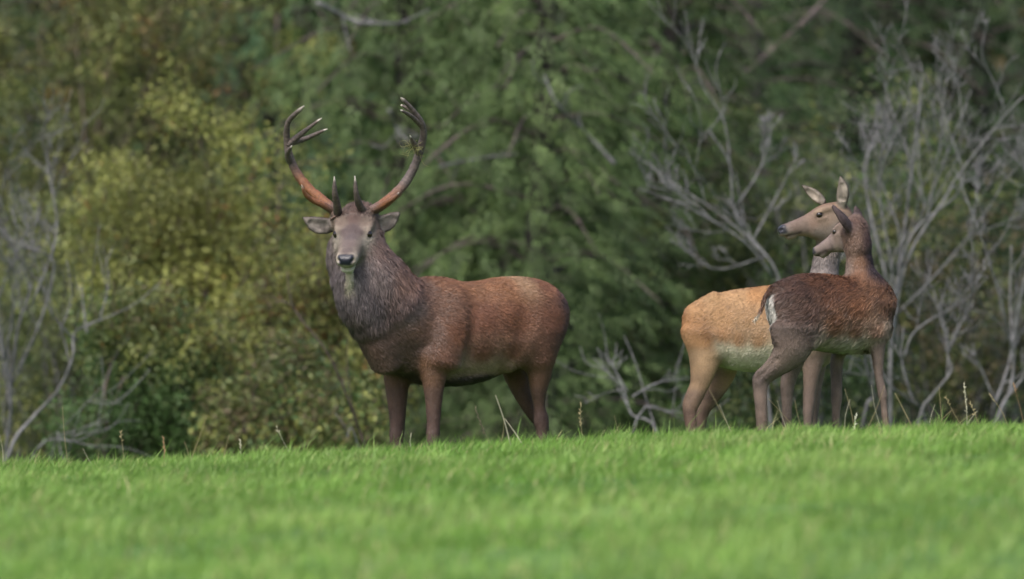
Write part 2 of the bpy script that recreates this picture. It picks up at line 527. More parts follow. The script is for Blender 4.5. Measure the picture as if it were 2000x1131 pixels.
def conifer(px, Y, H, rad, label, seed, nf=2600, colr=GRN, trunk_r=0.13, zmax=6.5, group=None, low=0.2):
    rg = np.random.default_rng(seed)
    b = at(px, 900, Y)
    gz = float(ground_z(np.array([b[0]]), np.array([Y]))[0])
    base = np.array([b[0], Y, gz - 0.05])
    root = empty('cypress_tree', base)
    tk = Soup()
    zs = np.linspace(0, H, 14)
    P = base + np.stack([np.cumsum(rg.normal(0, 0.03, 14)), np.cumsum(rg.normal(0, 0.03, 14)), zs], 1)
    tube(tk, P, trunk_r * (1 - zs / H) + 0.015, 9, np.array([0.07, 0.058, 0.060]) if 'bare' in label else np.array([0.035, 0.03, 0.029]))
    tk.build('trunk', M_BARK, root, base, True)
    lim = Soup(); cen = []; outd = []
    nl = int(H * 13)
    for k in range(nl):
        z = low + (H - low) * (k / nl) ** 1.25
        a = rg.uniform(0, 2 * np.pi)
        l = rad * (1 - z / H) ** 0.7 * rg.uniform(0.6, 1.1) + 0.2
        d = np.array([math.cos(a), math.sin(a), 0])
        p0 = np.array([np.interp(z, zs, P[:, 0]), np.interp(z, zs, P[:, 1]), base[2] + z])
        up = rg.uniform(-0.05, 0.3)
        pts = np.array([p0, p0 + d * l * 0.5 + np.array([0, 0, up * l * 0.5]), p0 + d * l + np.array([0, 0, up * l * 0.3 - 0.25 * l])])
        Q = catmull(pts, 5)
        tube(lim, Q, np.linspace(0.028, 0.005, len(Q)), 5, np.array([0.075, 0.060, 0.056]) * rg.uniform(0.7, 1.4))
        w = 1.0 if z < 5.5 else 0.45
        m = int(1.0 * nf / nl * w * rg.uniform(0.6, 1.4) * (0.4 + l / rad))
        t = rg.uniform(0.25, 1.0, m) ** 0.8
        c = np.stack([np.interp(t, np.linspace(0, 1, len(Q)), Q[:, j]) for j in range(3)], 1)
        sid = np.array([-d[1], d[0], 0])
        c = c + sid * (rg.normal(0, 0.20, (m, 1)) * l * 0.5) + rg.normal(0, 0.05, (m, 3)) + np.array([0, 0, 1]) * rg.normal(-0.05, 0.09, (m, 1))
        cen.append(c); outd.append(np.tile(d, (m, 1)) + sid * rg.normal(0, 0.5, (m, 1)))
    lim.build('limbs', M_BARK, root, base)
    # sprays filling the crown between the limbs
    m = int(nf * 2.6)
    zz = rg.uniform(0.05, 6.3, m); aa = rg.uniform(0, 2 * np.pi, m)
    rr = rad * (1 - zz / H) ** 0.7 * rg.uniform(0.15, 1.0, m) ** 0.7
    c = base + np.stack([np.cos(aa) * rr, np.sin(aa) * rr, zz], 1)
    keep = vnoise(c, 1.8, seed + 3) > 0.40
    cen.append(c[keep]); outd.append(np.stack([np.cos(aa), np.sin(aa), 0 * aa], 1)[keep])
    cen = np.concatenate(cen); outd = unit(np.concatenate(outd))
    n = len(cen)
    # each frond: a flat drooping spray of leaflets
    hang = rg.uniform(0.35, 1.3, (n, 1))
    ax = unit(outd + np.array([0, 0, -1]) * hang + rg.normal(0, 0.3, (n, 3)) + np.array([0.35, 0, 0]))
    sd_ = unit(np.cross(ax, unit(outd * 0.4 + np.array([0, 0, 1]) + rg.normal(0, 0.5, (n, 3)))))
    L = rg.uniform(0.14, 0.32, (n, 1))
    big = vnoise(cen, 0.9, seed)[:, None]; sm = vnoise(cen, 3.0, seed + 1)[:, None]
    C = np.array(colr) * (0.55 + 0.9 * big * 0.6 + 0.5 * sm) * rg.uniform(0.75, 1.25, (n, 1))
    warm = np.clip((sm - 0.55) * 2.5, 0, 1)
    C = C * (1 - 0.45 * warm) + np.array([0.085, 0.115, 0.026]) * 0.45 * warm
    V = []; T = []; CC = []
    nleaf = 8
    off = 0
    for q in range(nleaf):
        s = -1 if q % 2 else 1
        f = 0.05 + 0.85 * q / (nleaf - 1)
        if q == nleaf - 1: s = 0
        p = cen + ax * L * f
        dd = unit(ax * (0.75 if s else 1.0) + sd_ * s * 0.75 + rg.normal(0, 0.08, (n, 3)) + np.array([0, 0, -0.2]))
        ll = L * (0.36 * (1 - 0.55 * f)) * rg.uniform(0.7, 1.2, (n, 1))
        wv = unit(np.cross(dd, np.cross(ax, sd_))) * ll * 0.13
        Vq = np.stack([p - wv * 0.5, p + dd * ll * 0.55 + wv, p + dd * ll, p + dd * ll * 0.5 - wv], 1)
        V.append(Vq.reshape(-1, 3)); i = np.arange(n)[:, None] * 4 + off
        T.append(i + np.array([[0, 1, 2, 3]])); off += n * 4
        CC.append(np.repeat(C * rg.uniform(0.85, 1.15, (n, 1)), 4, axis=0))
    mesh('crown', np.concatenate(V), [np.concatenate(T)], M_FROND, root, np.concatenate(CC), base=base)
    tag(root, label, 'tree', group)
    return root


CYP = (0.058, 0.090, 0.029)
conifer(790, 71.5, 10, 1.9, 'green cypress tree with drooping sprays behind the antlers', 201, 3000, (0.062, 0.095, 0.031))
conifer(1060, 69.5, 9, 1.7, 'green cypress tree with drooping sprays behind the stag\'s back', 202, 3000, CYP)
conifer(1290, 73.0, 10, 1.8, 'dense cypress tree between the stag and the golden hind', 203, 2400, CYP)
conifer(1447, 76.0, 12, 1.9, 'tall conifer with a bare purple-grey upper trunk showing', 204, 1500, (0.030, 0.058, 0.018), 0.14)
conifer(1640, 78.5, 12, 2.2, 'dark conifer above the heads of the hinds', 205, 2200, (0.024, 0.046, 0.015))
conifer(1900, 79.0, 12, 2.2, 'dark conifer at the wood edge above the grey shrub', 206, 2200, (0.022, 0.041, 0.014))
conifer(560, 79.0, 11, 2.0, 'bluish green conifer behind the tall olive shrubs', 207, 2000, (0.035, 0.078, 0.034))
conifer(1010, 80.0, 12, 2.2, 'deep green conifer behind the two nearer cypress trees', 208, 2200, (0.032, 0.07, 0.02))
conifer(180, 81.0, 12, 2.2, 'shaded conifer behind the tall russet shrub', 209, 1800, (0.032, 0.06, 0.02))


# the wood behind, one mass
def far_wood():
    rg = np.random.default_rng(300)
    s = Soup()
    n = 26000
    x = rg.uniform(-9, 9, n); y = rg.uniform(83, 87.5, n)
    z = ground_z(x, y) + rg.uniform(0, 1, n) ** 1.0 * 9.0
    P = np.stack([x, y, z], 1)
    P = P[vnoise(P, 0.8, 31) > 0.36]
    c = palette(rg, len(P), [DKG, GRN, BRN, OLV], [5, 3, 1, 1])
    c = c * (0.6 + 0.8 * vnoise(P, 0.5, 33))[:, None]
    leaves(s, P, 0.26, c, rg, 0.6, 0.5)
    o = s.build('far_woodland', M_LEAF)
    tag(o, 'dark green mass of woodland foliage beyond the nearer trees', 'woodland', kind='stuff')


far_wood()


def bare_shrub(mains, Y, label, seed, rad=0.022, depth=2, nchild=(3, 5), col=GREYBARK, ratio=0.5, spread_y=0.35, name='bare_shrub', up=0.25, cat='shrub', wander=0.35):
    rg = np.random.default_rng(seed)
    p = mains[0][0]
    b = at(p[0], p[1], Y)
    gz = float(ground_z(np.array([b[0]]), np.array([Y]))[0])
    base = np.array([b[0], Y, gz - 0.03])
    root = empty(name, base)
    for k, m in enumerate(mains):
        dy = rg.uniform(-spread_y, spread_y)
        pts = [at(q[0], q[1], Y + dy * (i / max(1, len(m) - 1))) for i, q in enumerate(m)]
        r = (m[0][2] if len(m[0]) > 2 else rad) * 0.48
        if k == 0 or m[0][1] > 800:
            dv = pts[0] - pts[1]; tg = (pts[0][2] - gz + 0.03) / max(-dv[2], 0.05); off = np.clip(dv[:2] * tg, -0.25, 0.25)
            pts = [np.array([pts[0][0] + off[0], pts[0][1] + off[1], gz - 0.03])] + pts
        s = Soup(); tips = []
        grow(s, pts, r, r * 0.3, depth, rg, np.asarray(col), tips, nchild, (20, 60), ratio, up, wander, 6, 0.3)
        s.build('stem', M_BARK, root, base, True)
    tag(root, label, cat)
    return root


bare_shrub([[(1738, 870, 0.045), (1745, 700), (1738, 540), (1750, 400), (1790, 250), (1800, 150)],
            [(1738, 700, 0.03), (1765, 520), (1830, 400), (1870, 330), (1960, 230), (2010, 180)],
            [(1742, 600, 0.026), (1780, 470), (1880, 340), (1860, 220), (1850, 150)],
            [(1735, 560, 0.026), (1700, 400), (1690, 300), (1720, 270)],
            [(1750, 540, 0.024), (1740, 440), (1725, 330), (1760, 200)],
            [(1745, 620, 0.02), (1830, 520), (1930, 380), (2000, 240)]],
           63.0, 'many-stemmed bare grey shrub fanning out behind the dark hind\'s neck', 401, depth=3, nchild=(3, 5))
bare_shrub([[(1520, 860, 0.035), (1518, 640), (1508, 530), (1450, 430), (1420, 330), (1385, 255)],
            [(1510, 540, 0.022), (1450, 480), (1330, 400), (1250, 370)],
            [(1500, 500, 0.02), (1400, 520), (1300, 440)],
            [(1470, 470, 0.02), (1520, 380), (1560, 300)],
            [(1440, 400, 0.016), (1500, 320), (1510, 240)]],
           63.5, 'leaning bare grey shrub behind the golden hind\'s back', 402, depth=3, nchild=(3, 5))
bare_shrub([[(1935, 830, 0.04), (1965, 740), (1985, 620), (2000, 490), (2030, 380)],
            [(1940, 800, 0.03), (1960, 680), (1970, 600), (1975, 480)],
            [(1945, 790, 0.02), (1920, 720), (1900, 690)],
            [(1960, 750, 0.02), (2010, 720), (2060, 640)]],
           62.0, 'bare grey shrub with thick pale stems beside the dry grass tufts', 403, depth=2, nchild=(4, 6))
bare_shrub([[(1800, 830, 0.034), (1815, 780), (1845, 740), (1855, 690), (1850, 640)],
            [(1800, 820, 0.03), (1770, 760), (1762, 700), (1765, 640)],
            [(1690, 830, 0.036), (1700, 760), (1690, 700), (1700, 640)],
            [(1850, 690, 0.02), (1890, 590), (1900, 560)],
            [(1765, 700, 0.02), (1800, 640), (1880, 590), (1930, 540)]],
           61.0, 'low crooked grey stems rising between the dark hind and the wood', 404, depth=2, nchild=(4, 6))
bare_shrub([[(1262, 850, 0.026), (1250, 800), (1215, 755), (1160, 700)],
            [(1235, 775, 0.016), (1290, 745), (1345, 735)],
            [(1225, 765, 0.014), (1205, 720), (1210, 690)],
            [(1255, 830, 0.016), (1310, 800), (1350, 770)],
            [(1220, 760, 0.012), (1180, 770), (1140, 790)]],
           61.0, 'pale dead branch low between the stag and the golden hind', 405, depth=1, nchild=(3, 5), name='dead_branch', cat='branch')
bare_shrub([[(25, 880, 0.04), (70, 830), (110, 770), (135, 700), (152, 662), (195, 625)],
            [(150, 665, 0.02), (120, 625), (95, 590), (60, 470)],
            [(195, 625, 0.016), (205, 560), (200, 480)],
            [(170, 650, 0.016), (165, 600), (160, 560)]],
           62.0, 'forked bare grey sapling leaning over the left pasture edge', 406, depth=1, nchild=(3, 5))
bare_shrub([[(12, 890, 0.045), (10, 780), (-5, 680), (-20, 500)],
            [(15, 800, 0.028), (40, 640), (50, 540), (20, 440), (10, 330)],
            [(20, 760, 0.024), (75, 620), (90, 520), (60, 470), (40, 380)],
            [(10, 700, 0.02), (20, 580), (-10, 450)],
            [(60, 600, 0.02), (100, 460), (90, 330), (95, 260)]],
           63.2, 'tangled bare grey-violet shrub behind the forked sapling', 407, depth=2, nchild=(5, 7), col=GREYBARK * 0.9)
bare_shrub([[(95, 885, 0.014), (140, 850), (200, 830)], [(90, 880, 0.014), (125, 870), (210, 880)], [(130, 860, 0.01), (170, 800), (240, 790)]],
           61.2, 'low fallen grey twigs beside the forked sapling', 408, depth=1, nchild=(3, 4), name='dead_branch', cat='branch')
bare_shrub([[(700, 862, 0.012), (672, 845), (668, 825), (655, 806)]], 59.5, 'single pale dead twig standing left of the stag\'s forelegs', 409, depth=0, name='dead_twig', cat='twig')
bare_shrub([[(720, 870, 0.03), (640, 720), (590, 610), (560, 530)], [(600, 640, 0.016), (560, 600), (530, 590)]], 60.3, 'dark leaning stem in the olive bushes left of the stag', 410, depth=1, nchild=(2, 3), col=BROWNBARK * 0.6)
# dead limbs in front of the conifers, each its own fallen or hung branch
for nm, pts, r, lab, c in (
    ('dead_limb', [(1200, 320), (1150, 265), (1090, 205), (1062, 145)], 0.03, 'long grey dead limb hanging in the cypress above the stag\'s back', GREYBARK),
    ('dead_limb', [(620, 5), (690, 40), (740, 46), (800, 44)], 0.034, 'grey dead limb high in the cypress above the antlers', GREYBARK),
    ('dead_limb', [(1455, 145), (1510, 95), (1560, 50), (1620, -10)], 0.04, 'purple-brown limb slanting up from the bare conifer trunk', np.array([0.2, 0.15, 0.15])),
    ('dead_limb', [(1450, 210), (1390, 170), (1310, 130), (1260, 60)], 0.034, 'dark bare limb drooping left off the bare conifer trunk', np.array([0.13, 0.1, 0.1])),
    ('dead_limb', [(760, 215), (775, 250), (800, 280)], 0.024, 'short curved grey limb in the cypress beside the right antler', GREYBARK),
    ('dead_limb', [(860, 325), (920, 312), (1010, 300)], 0.022, 'thin level dead limb in the cypress behind the right antler', GREYBARK * 0.8),
):
    rg = np.random.default_rng(len(lab))
    Yd = 75.0 if 'conifer trunk' in lab else 68.5; r = r * 0.62
    P = catmull([at(q[0], q[1], Yd + 0.2 * math.sin(i * 2.0)) for i, q in enumerate(pts)], 6)
    s = Soup(); tube(s, P, np.linspace(r, r * 0.35, len(P)), 7, np.asarray(c))
    for k in range(4):
        i = rg.integers(4, len(P) - 2); d = unit(rg.normal(0, 1, 3) + np.array([0, 0, 0.2])); l = rg.uniform(0.15, 0.4)
        tube(s, catmull([P[i], P[i] + d * l * 0.5 + rg.normal(0, 0.03, 3), P[i] + d * l], 4), np.linspace(r * 0.4, 0.004, 9), 5, np.asarray(c))
    tag(s.build(nm, M_BARK, None, P[0], True), lab, 'branch')


# ---------------------------------------------------------------- animals: implicit body -> one continuous skin
class Field:
    def __init__(s, lo, hi, h):
        s.h = h
        s.lo = np.asarray(lo, float)
        s.n = np.ceil((np.asarray(hi) - s.lo) / h).astype(int) + 1
        s.f = np.full(s.n, 0.5, np.float32)
        s.g = np.zeros(s.n, np.int8)

    def box(s, lo, hi):
        a = np.clip(np.floor((lo - s.lo) / s.h).astype(int), 0, s.n - 1)
        b = np.clip(np.ceil((hi - s.lo) / s.h).astype(int) + 1, 1, s.n)
        return a, b

    def chain(s, st, gid=0, k=0.03, n=4, p=2.0, cap=0.7, mode='add', up=(0, 0, 1)):
        """st rows: x,y,z,r_up,r_side. elliptical tapered sweep, smoothly joined to the body"""
        S = catmull(np.asarray(st, float), n)
        S[:, 3:] = np.maximum(S[:, 3:], 0.003)
        rmax = S[:, 3:5].max() + k + 0.02
        a, b = s.box(S[:, :3].min(0) - rmax, S[:, :3].max(0) + rmax)
        if np.any(b <= a): return
        sub = np.full(b - a, 0.5, np.float32)
        up = np.asarray(up, float)
        for i in range(len(S) - 1):
            A, B = S[i], S[i + 1]
            rm = max(A[3:].max(), B[3:].max()) + k + 0.02
            la, lb = s.box(np.minimum(A[:3], B[:3]) - rm, np.maximum(A[:3], B[:3]) + rm)
            la = np.maximum(la, a); lb = np.minimum(lb, b)
            if np.any(lb <= la): continue
            ax = [np.arange(la[d], lb[d]) * s.h + s.lo[d] for d in range(3)]
            X = (ax[0] - A[0])[:, None, None].astype(np.float32); Y = (ax[1] - A[1])[None, :, None].astype(np.float32); Z = (ax[2] - A[2])[None, None, :].astype(np.float32)
            T = B[:3] - A[:3]; L = np.linalg.norm(T)
            if L < 1e-6: continue
            T = T / L
            U = up - T * np.dot(up, T)
            U = U / (np.linalg.norm(U) + 1e-9); W = np.cross(T, U)
            tt = X * T[0] + Y * T[1] + Z * T[2]
            tc = np.clip(tt / L, 0, 1)
            ru = A[3] + (B[3] - A[3]) * tc; rs = A[4] + (B[4] - A[4]) * tc
            du = np.abs(X * U[0] + Y * U[1] + Z * U[2]) / ru
            ds = np.abs(X * W[0] + Y * W[1] + Z * W[2]) / rs
            rmn = np.minimum(ru, rs)
            dt = np.abs(tt - tc * L) / (rmn * cap)
            if p == 2.0:
                kk = np.sqrt(du * du + ds * ds + dt * dt)
            else:
                kk = (du ** p + ds ** p + dt ** p) ** (1.0 / p)
            d = (kk - 1) * rmn
            sl = tuple(slice(la[q] - a[q], lb[q] - a[q]) for q in range(3))
            sub[sl] = np.minimum(sub[sl], d)
        sl = tuple(slice(a[q], b[q]) for q in range(3))
        F = s.f[sl]
        if mode == 'add':
            hh = np.clip(0.5 + 0.5 * (F - sub) / k, 0, 1)
            s.g[sl] = np.where(sub < F, gid, s.g[sl])
            s.f[sl] = F + (sub - F) * hh - k * hh * (1 - hh)
        else:
            hh = np.clip(0.5 + 0.5 * (F + sub) / k, 0, 1)   # smooth carve
            s.f[sl] = np.where(sub < 0.4, F + (-sub - F) * (1 - hh) + k * hh * (1 - hh), F)

    def surface(s):
        """surface nets"""
        f = s.f
        inside = f < 0
        c = np.zeros(np.array(f.shape) - 1, np.int8)
        for dx in (0, 1):
            for dy in (0, 1):
                for dz in (0, 1):
                    c += inside[dx:f.shape[0] - 1 + dx, dy:f.shape[1] - 1 + dy, dz:f.shape[2] - 1 + dz]
        act = np.argwhere((c > 0) & (c < 8))
        idm = np.full(c.shape, -1, np.int32)
        idm[act[:, 0], act[:, 1], act[:, 2]] = np.arange(len(act))
        cor = np.array([(x, y, z) for x in (0, 1) for y in (0, 1) for z in (0, 1)])
        vals = np.stack([f[act[:, 0] + q[0], act[:, 1] + q[1], act[:, 2] + q[2]] for q in cor], 1)
        acc = np.zeros((len(act), 3)); cnt = np.zeros(len(act))
        for i in range(8):
            for j in range(i + 1, 8):
                if np.abs(cor[i] - cor[j]).sum() != 1: continue
                a, b = vals[:, i], vals[:, j]
                m = (a < 0) != (b < 0)
                t = np.where(m, a / np.where(a - b == 0, 1, a - b), 0)
                acc += np.where(m[:, None], cor[i] + t[:, None] * (cor[j] - cor[i]), 0); cnt += m
        V = (act + acc / cnt[:, None]) * s.h + s.lo
        quads = []
        for ax in range(3):
            o1, o2 = (ax + 1) % 3, (ax + 2) % 3
            sl0 = [slice(None)] * 3; sl1 = [slice(None)] * 3
            sl0[ax] = slice(0, -1); sl1[ax] = slice(1, None)
            e = inside[tuple(sl0)] != inside[tuple(sl1)]
            w = np.argwhere(e)
            w = w[(w[:, o1] > 0) & (w[:, o2] > 0) & (w[:, o1] < f.shape[o1] - 1) & (w[:, o2] < f.shape[o2] - 1)]
            ins = inside[w[:, 0], w[:, 1], w[:, 2]]
            def cell(d1, d2):
                q = w.copy(); q[:, o1] += d1; q[:, o2] += d2
                return idm[q[:, 0], q[:, 1], q[:, 2]]
            q = np.stack([cell(-1, -1), cell(0, -1), cell(0, 0), cell(-1, 0)], 1)
            q[~ins] = q[~ins][:, ::-1]
            quads.append(q)
        Q = np.concatenate(quads)
        Q = Q[(Q >= 0).all(1)]
        gi = np.clip(np.round((V - s.lo) / s.h).astype(int), 0, s.n - 1)
        G = s.g[gi[:, 0], gi[:, 1], gi[:, 2]]
        return V, Q, G


def smooth_attr(A, Q, n, it):
    E = np.concatenate([Q[:, [0, 1]], Q[:, [1, 2]], Q[:, [2, 3]], Q[:, [3, 0]]])
    E = np.concatenate([E, E[:, ::-1]])
    deg = np.bincount(E[:, 0], minlength=n) + 1e-9
    A = np.asarray(A, float)
    if A.ndim == 1: A = A[:, None]
    for _ in range(it):
        S = np.stack([np.bincount(E[:, 0], A[E[:, 1], j], minlength=n) for j in range(A.shape[1])], 1)
        A = 0.4 * A + 0.6 * S / deg[:, None]
    return A


def vert_normals(V, Q):
    N = np.cross(V[Q[:, 2]] - V[Q[:, 0]], V[Q[:, 3]] - V[Q[:, 1]])
    out = np.zeros_like(V)
    for k in range(4):
        for j in range(3):
            out[:, j] += np.bincount(Q[:, k], N[:, j], minlength=len(V))
    return unit(out)


def idw(X, pts, cols, power=4.0, soft=4.0):
    pts = np.asarray(pts, float); cols = np.asarray(cols, float)
    num = np.zeros((len(X), cols.shape[1])); den = np.zeros(len(X))
    for p, c in zip(pts, cols):
        d2 = ((X - p) ** 2).sum(1) + soft * soft
        w = 1.0 / d2 ** (power / 2)
        num += w[:, None] * c; den += w
    return num / den[:, None]


TORSO, NECK, LEG, HEAD, EAR, TAIL = 0, 1, 2, 3, 4, 5


def group_mix(G, Q, n, cols, it=40):
    W = smooth_attr(np.eye(6)[G], Q, n, it)
    e = smooth_attr(np.eye(6)[G], Q, n, 2)
    k = np.clip(e[:, EAR] + e[:, TAIL] + e[:, HEAD], 0, 1)[:, None]       # ears and tail keep their edge
    W = W * (1 - k) + e * k
    return sum(W[:, i:i + 1] * cols[i] for i in range(6)) / W.sum(1, keepdims=True)


def fur(V, Q, N, flow, length, col, count, width, rg, lift=0.35, clump=0.5, mask=None):
    P = V[Q]
    area = np.linalg.norm(np.cross(P[:, 2] - P[:, 0], P[:, 3] - P[:, 1]), axis=1)
    if mask is not None: area = area * mask[Q].mean(1)
    q = rg.choice(len(Q), count, p=area / area.sum())
    a, b = rg.random((2, count))
    w = np.stack([(1 - a) * (1 - b), a * (1 - b), a * b, (1 - a) * b], 1)
    def ip(A): return (A[Q[q]] * w[:, :, None]).sum(1)
    p = ip(V); n = unit(ip(N)); fl = ip(flow); L = ip(length[:, None])[:, 0]; c = ip(col)
    cl = np.stack([vnoise(p, 28, 1), vnoise(p, 28, 2), vnoise(p, 28, 3)], 1) - 0.5
    cl2 = np.stack([vnoise(p, 9, 5), vnoise(p, 9, 6), vnoise(p, 9, 7)], 1) - 0.5
    fl = unit(fl) + clump * (cl * 1.2 + cl2 * 0.9) + rg.normal(0, 0.16, p.shape)
    t = unit(fl - n * (fl * n).sum(1)[:, None])
    L = (L * rg.uniform(0.55, 1.25, count))[:, None]
    sd = np.cross(n, t)
    sd = unit(sd + n * rg.normal(0, 0.35, (count, 1)))
    lf = lift * rg.uniform(0.5, 1.5, (count, 1))
    p0 = p - n * 0.003
    p1 = p + t * L * 0.5 + n * L * lf * 0.55
    p2 = p + t * L + n * L * lf * 0.5 + np.array([0, 0, -1]) * L * 0.06
    wd = (width * (0.7 + 0.6 * rg.random((count, 1)))) * np.clip(L / 0.02, 0.45, 1)
    Vv = np.stack([p0 - sd * wd / 2, p0 + sd * wd / 2, p1 + sd * wd * 0.45, p1 - sd * wd * 0.45, p2], 1).reshape(-1, 3)
    i = np.arange(count)[:, None] * 5
    amp = np.clip(L / 0.042, 0.42, 1.3)
    tone = 1 + amp * ((0.75 * (vnoise(p, 45, 8) - 0.5) + 0.45 * (vnoise(p, 14, 9) - 0.5))[:, None] + rg.uniform(-0.28, 0.28, (count, 1)))
    C = np.repeat(c[:, :3] * tone, 5, axis=0)
    return Vv, [i + np.array([[0, 1, 2, 3]]), i + np.array([[3, 2, 4]])], C


def eyeball(name, c, r, parent, base):
    nu, nv = 14, 9
    th = np.linspace(0, np.pi, nv)[1:-1]; ph = np.linspace(0, 2 * np.pi, nu, endpoint=False)
    V = [[0, 0, 1]] + [[math.sin(t) * math.cos(f), math.sin(t) * math.sin(f), math.cos(t)] for t in th for f in ph] + [[0, 0, -1]]
    V = np.array(V) * r + np.asarray(c)
    Q = []; T = []
    m = len(th)
    for i in range(m - 1):
        for j in range(nu):
            a = 1 + i * nu + j; b = 1 + i * nu + (j + 1) % nu
            Q.append((a, a + nu, b + nu, b))
    for j in range(nu):
        T.append((0, 1 + j, 1 + (j + 1) % nu)); e = len(V) - 1; k = 1 + (m - 1) * nu
        T.append((e, k + (j + 1) % nu, k + j))
    return mesh(name, V, [np.array(Q), np.array(T)], M_EYE, parent, smooth=True, base=base)


def hooves(parent, base, feet, heading, r):
    """two-toed hoof at each foot point (ground contact)"""
    f = unit(np.array([heading[0], heading[1], 0])); s = np.array([-f[1], f[0], 0])
    for c in feet:
        c = np.asarray(c)
        S = Soup()
        for sg in (-1, 1):
            o = c + s * sg * r * 0.5
            P = catmull([np.append(o + np.array([0, 0, r * 1.5]) - f * r * 0.1, 0), np.append(o + np.array([0, 0, r * 0.8]) + f * r * 0.35, 0), np.append(o + np.array([0, 0, r * 0.12]) + f * r * 0.95, 0)], 3)[:, :3]
            tube(S, P, np.array([0.62, 0.62, 0.6, 0.58, 0.52, 0.42, 0.2]) * r, 8, np.array([0.03, 0.025, 0.022]))
        S.build('hoof', M_HOOF, parent, base, True)


def deer_head(F, nose, fwd, L, hw, upv=(0, 0, 1), male=False):
    """adds the head to field F; returns local-frame function H(f,l,u) (fractions of L) and frame"""
    fwd = unit(fwd)
    up = unit(np.asarray(upv, float) - fwd * np.dot(upv, fwd))
    lat = np.cross(fwd, up)
    poll = np.asarray(nose) - fwd * L
    def H(f, l, u): return poll + fwd * f * L + lat * l * L + up * u * L
    # station: f, top, bottom, half width (fractions of L)
    w = hw / L
    bs = 1.0 if male else 0.7
    st = [(0.00, 0.13, -0.24, 0.72 * w), (0.10, 0.165, -0.30, 0.86 * w), (0.22, 0.175, -0.335, 0.94 * w), (0.30, 0.165, -0.33, 0.92 * w), (0.38, 0.145, -0.31, 0.83 * w), (0.47, 0.115, -0.275, 0.73 * w),
          (0.58, 0.085, -0.225, 0.63 * w), (0.70, 0.062, -0.185, 0.57 * w), (0.82, 0.045, -0.165, 0.55 * w), (0.91, 0.030, -0.150, 0.53 * w), (0.965, 0.005, -0.125, 0.44 * w)]
    rows = [np.concatenate([H(f, 0, (t + b) / 2), [(t - b) / 2 * L, hh * L]]) for f, t, b, hh in st]
    F.chain(rows, HEAD, 0.05, 4, 2.3, 0.65, up=up)
    for s in (-1, 1):
        # cheek, brow ridge over the eye, nostril wing
        F.chain([np.concatenate([H(0.16, s * w * 0.62, -0.10), [0.15 * L, 0.06 * L]]), np.concatenate([H(0.34, s * w * 0.62, -0.14), [0.12 * L, 0.055 * L]]), np.concatenate([H(0.50, s * w * 0.46, -0.12), [0.08 * L, 0.04 * L]])], HEAD, 0.04, 3, up=up)
        F.chain([np.concatenate([H(0.18, s * w * 0.76, 0.10), [bs * 0.045 * L, 0.05 * L]]), np.concatenate([H(0.30, s * w * 0.80, 0.105), [bs * 0.028 * L, bs * 0.04 * L]]), np.concatenate([H(0.40, s * w * 0.64, 0.095), [bs * 0.02 * L, bs * 0.03 * L]])], HEAD, 0.03, 3, up=up)
        F.chain([np.concatenate([H(0.325, s * w * 0.97, 0.04), [0.034 * L, 0.03 * L]]), np.concatenate([H(0.44, s * w * 0.86, 0.03), [0.022 * L, 0.022 * L]])], HEAD, 0.010, 2, mode='carve', up=up)
        F.chain([np.concatenate([H(0.31, s * w * 0.84, -0.014), [0.018 * L, 0.03 * L]]), np.concatenate([H(0.42, s * w * 0.74, -0.014), [0.014 * L, 0.03 * L]])], HEAD, 0.02, 2, up=up)
        F.chain([np.concatenate([H(0.90, s * w * 0.30, -0.02), [0.045 * L, 0.035 * L]]), np.concatenate([H(0.97, s * w * 0.24, -0.045), [0.04 * L, 0.03 * L]])], HEAD, 0.02, 2, up=up)
    for s in (-1, 1):       # eyelids
        F.chain([np.concatenate([H(0.325, s * w * 0.84, 0.05), [0.012 * L, 0.02 * L]]), np.concatenate([H(0.375, s * w * 0.83, 0.086), [0.013 * L, 0.024 * L]]), np.concatenate([H(0.425, s * w * 0.76, 0.072), [0.012 * L, 0.02 * L]]), np.concatenate([H(0.455, s * w * 0.71, 0.036), [0.010 * L, 0.015 * L]])], HEAD, 0.010, 4, up=up)
        F.chain([np.concatenate([H(0.33, s * w * 0.83, 0.035), [0.011 * L, 0.018 * L]]), np.concatenate([H(0.385, s * w * 0.80, 0.008), [0.012 * L, 0.02 * L]]), np.concatenate([H(0.45, s * w * 0.71, 0.02), [0.010 * L, 0.015 * L]])], HEAD, 0.010, 4, up=up)
    # chin
    F.chain([np.concatenate([H(0.78, 0, -0.17), [0.032 * L, 0.06 * L]]), np.concatenate([H(0.885, 0, -0.17), [0.032 * L, 0.06 * L]])], HEAD, 0.015, 2, up=up)
    for s in (-1, 1):
        F.chain([np.concatenate([H(0.99, s * w * 0.28, -0.04), [0.022 * L, 0.014 * L]]), np.concatenate([H(0.955, s * w * 0.42, -0.025), [0.016 * L, 0.014 * L]])], HEAD, 0.008, 2, mode='carve', up=up)
        F.chain([np.concatenate([H(0.98, s * w * 0.10, -0.142), [0.010 * L, 0.03 * L]]), np.concatenate([H(0.88, s * w * 0.50, -0.135), [0.011 * L, 0.02 * L]]), np.concatenate([H(0.72, s * w * 0.60, -0.125), [0.008 * L, 0.012 * L]])], HEAD, 0.008, 3, mode='carve', up=up)
    eyes = [H(0.390, s * w * 0.775, 0.046) for s in (-1, 1)]
    return H, eyes, fwd, up, lat, poll, w


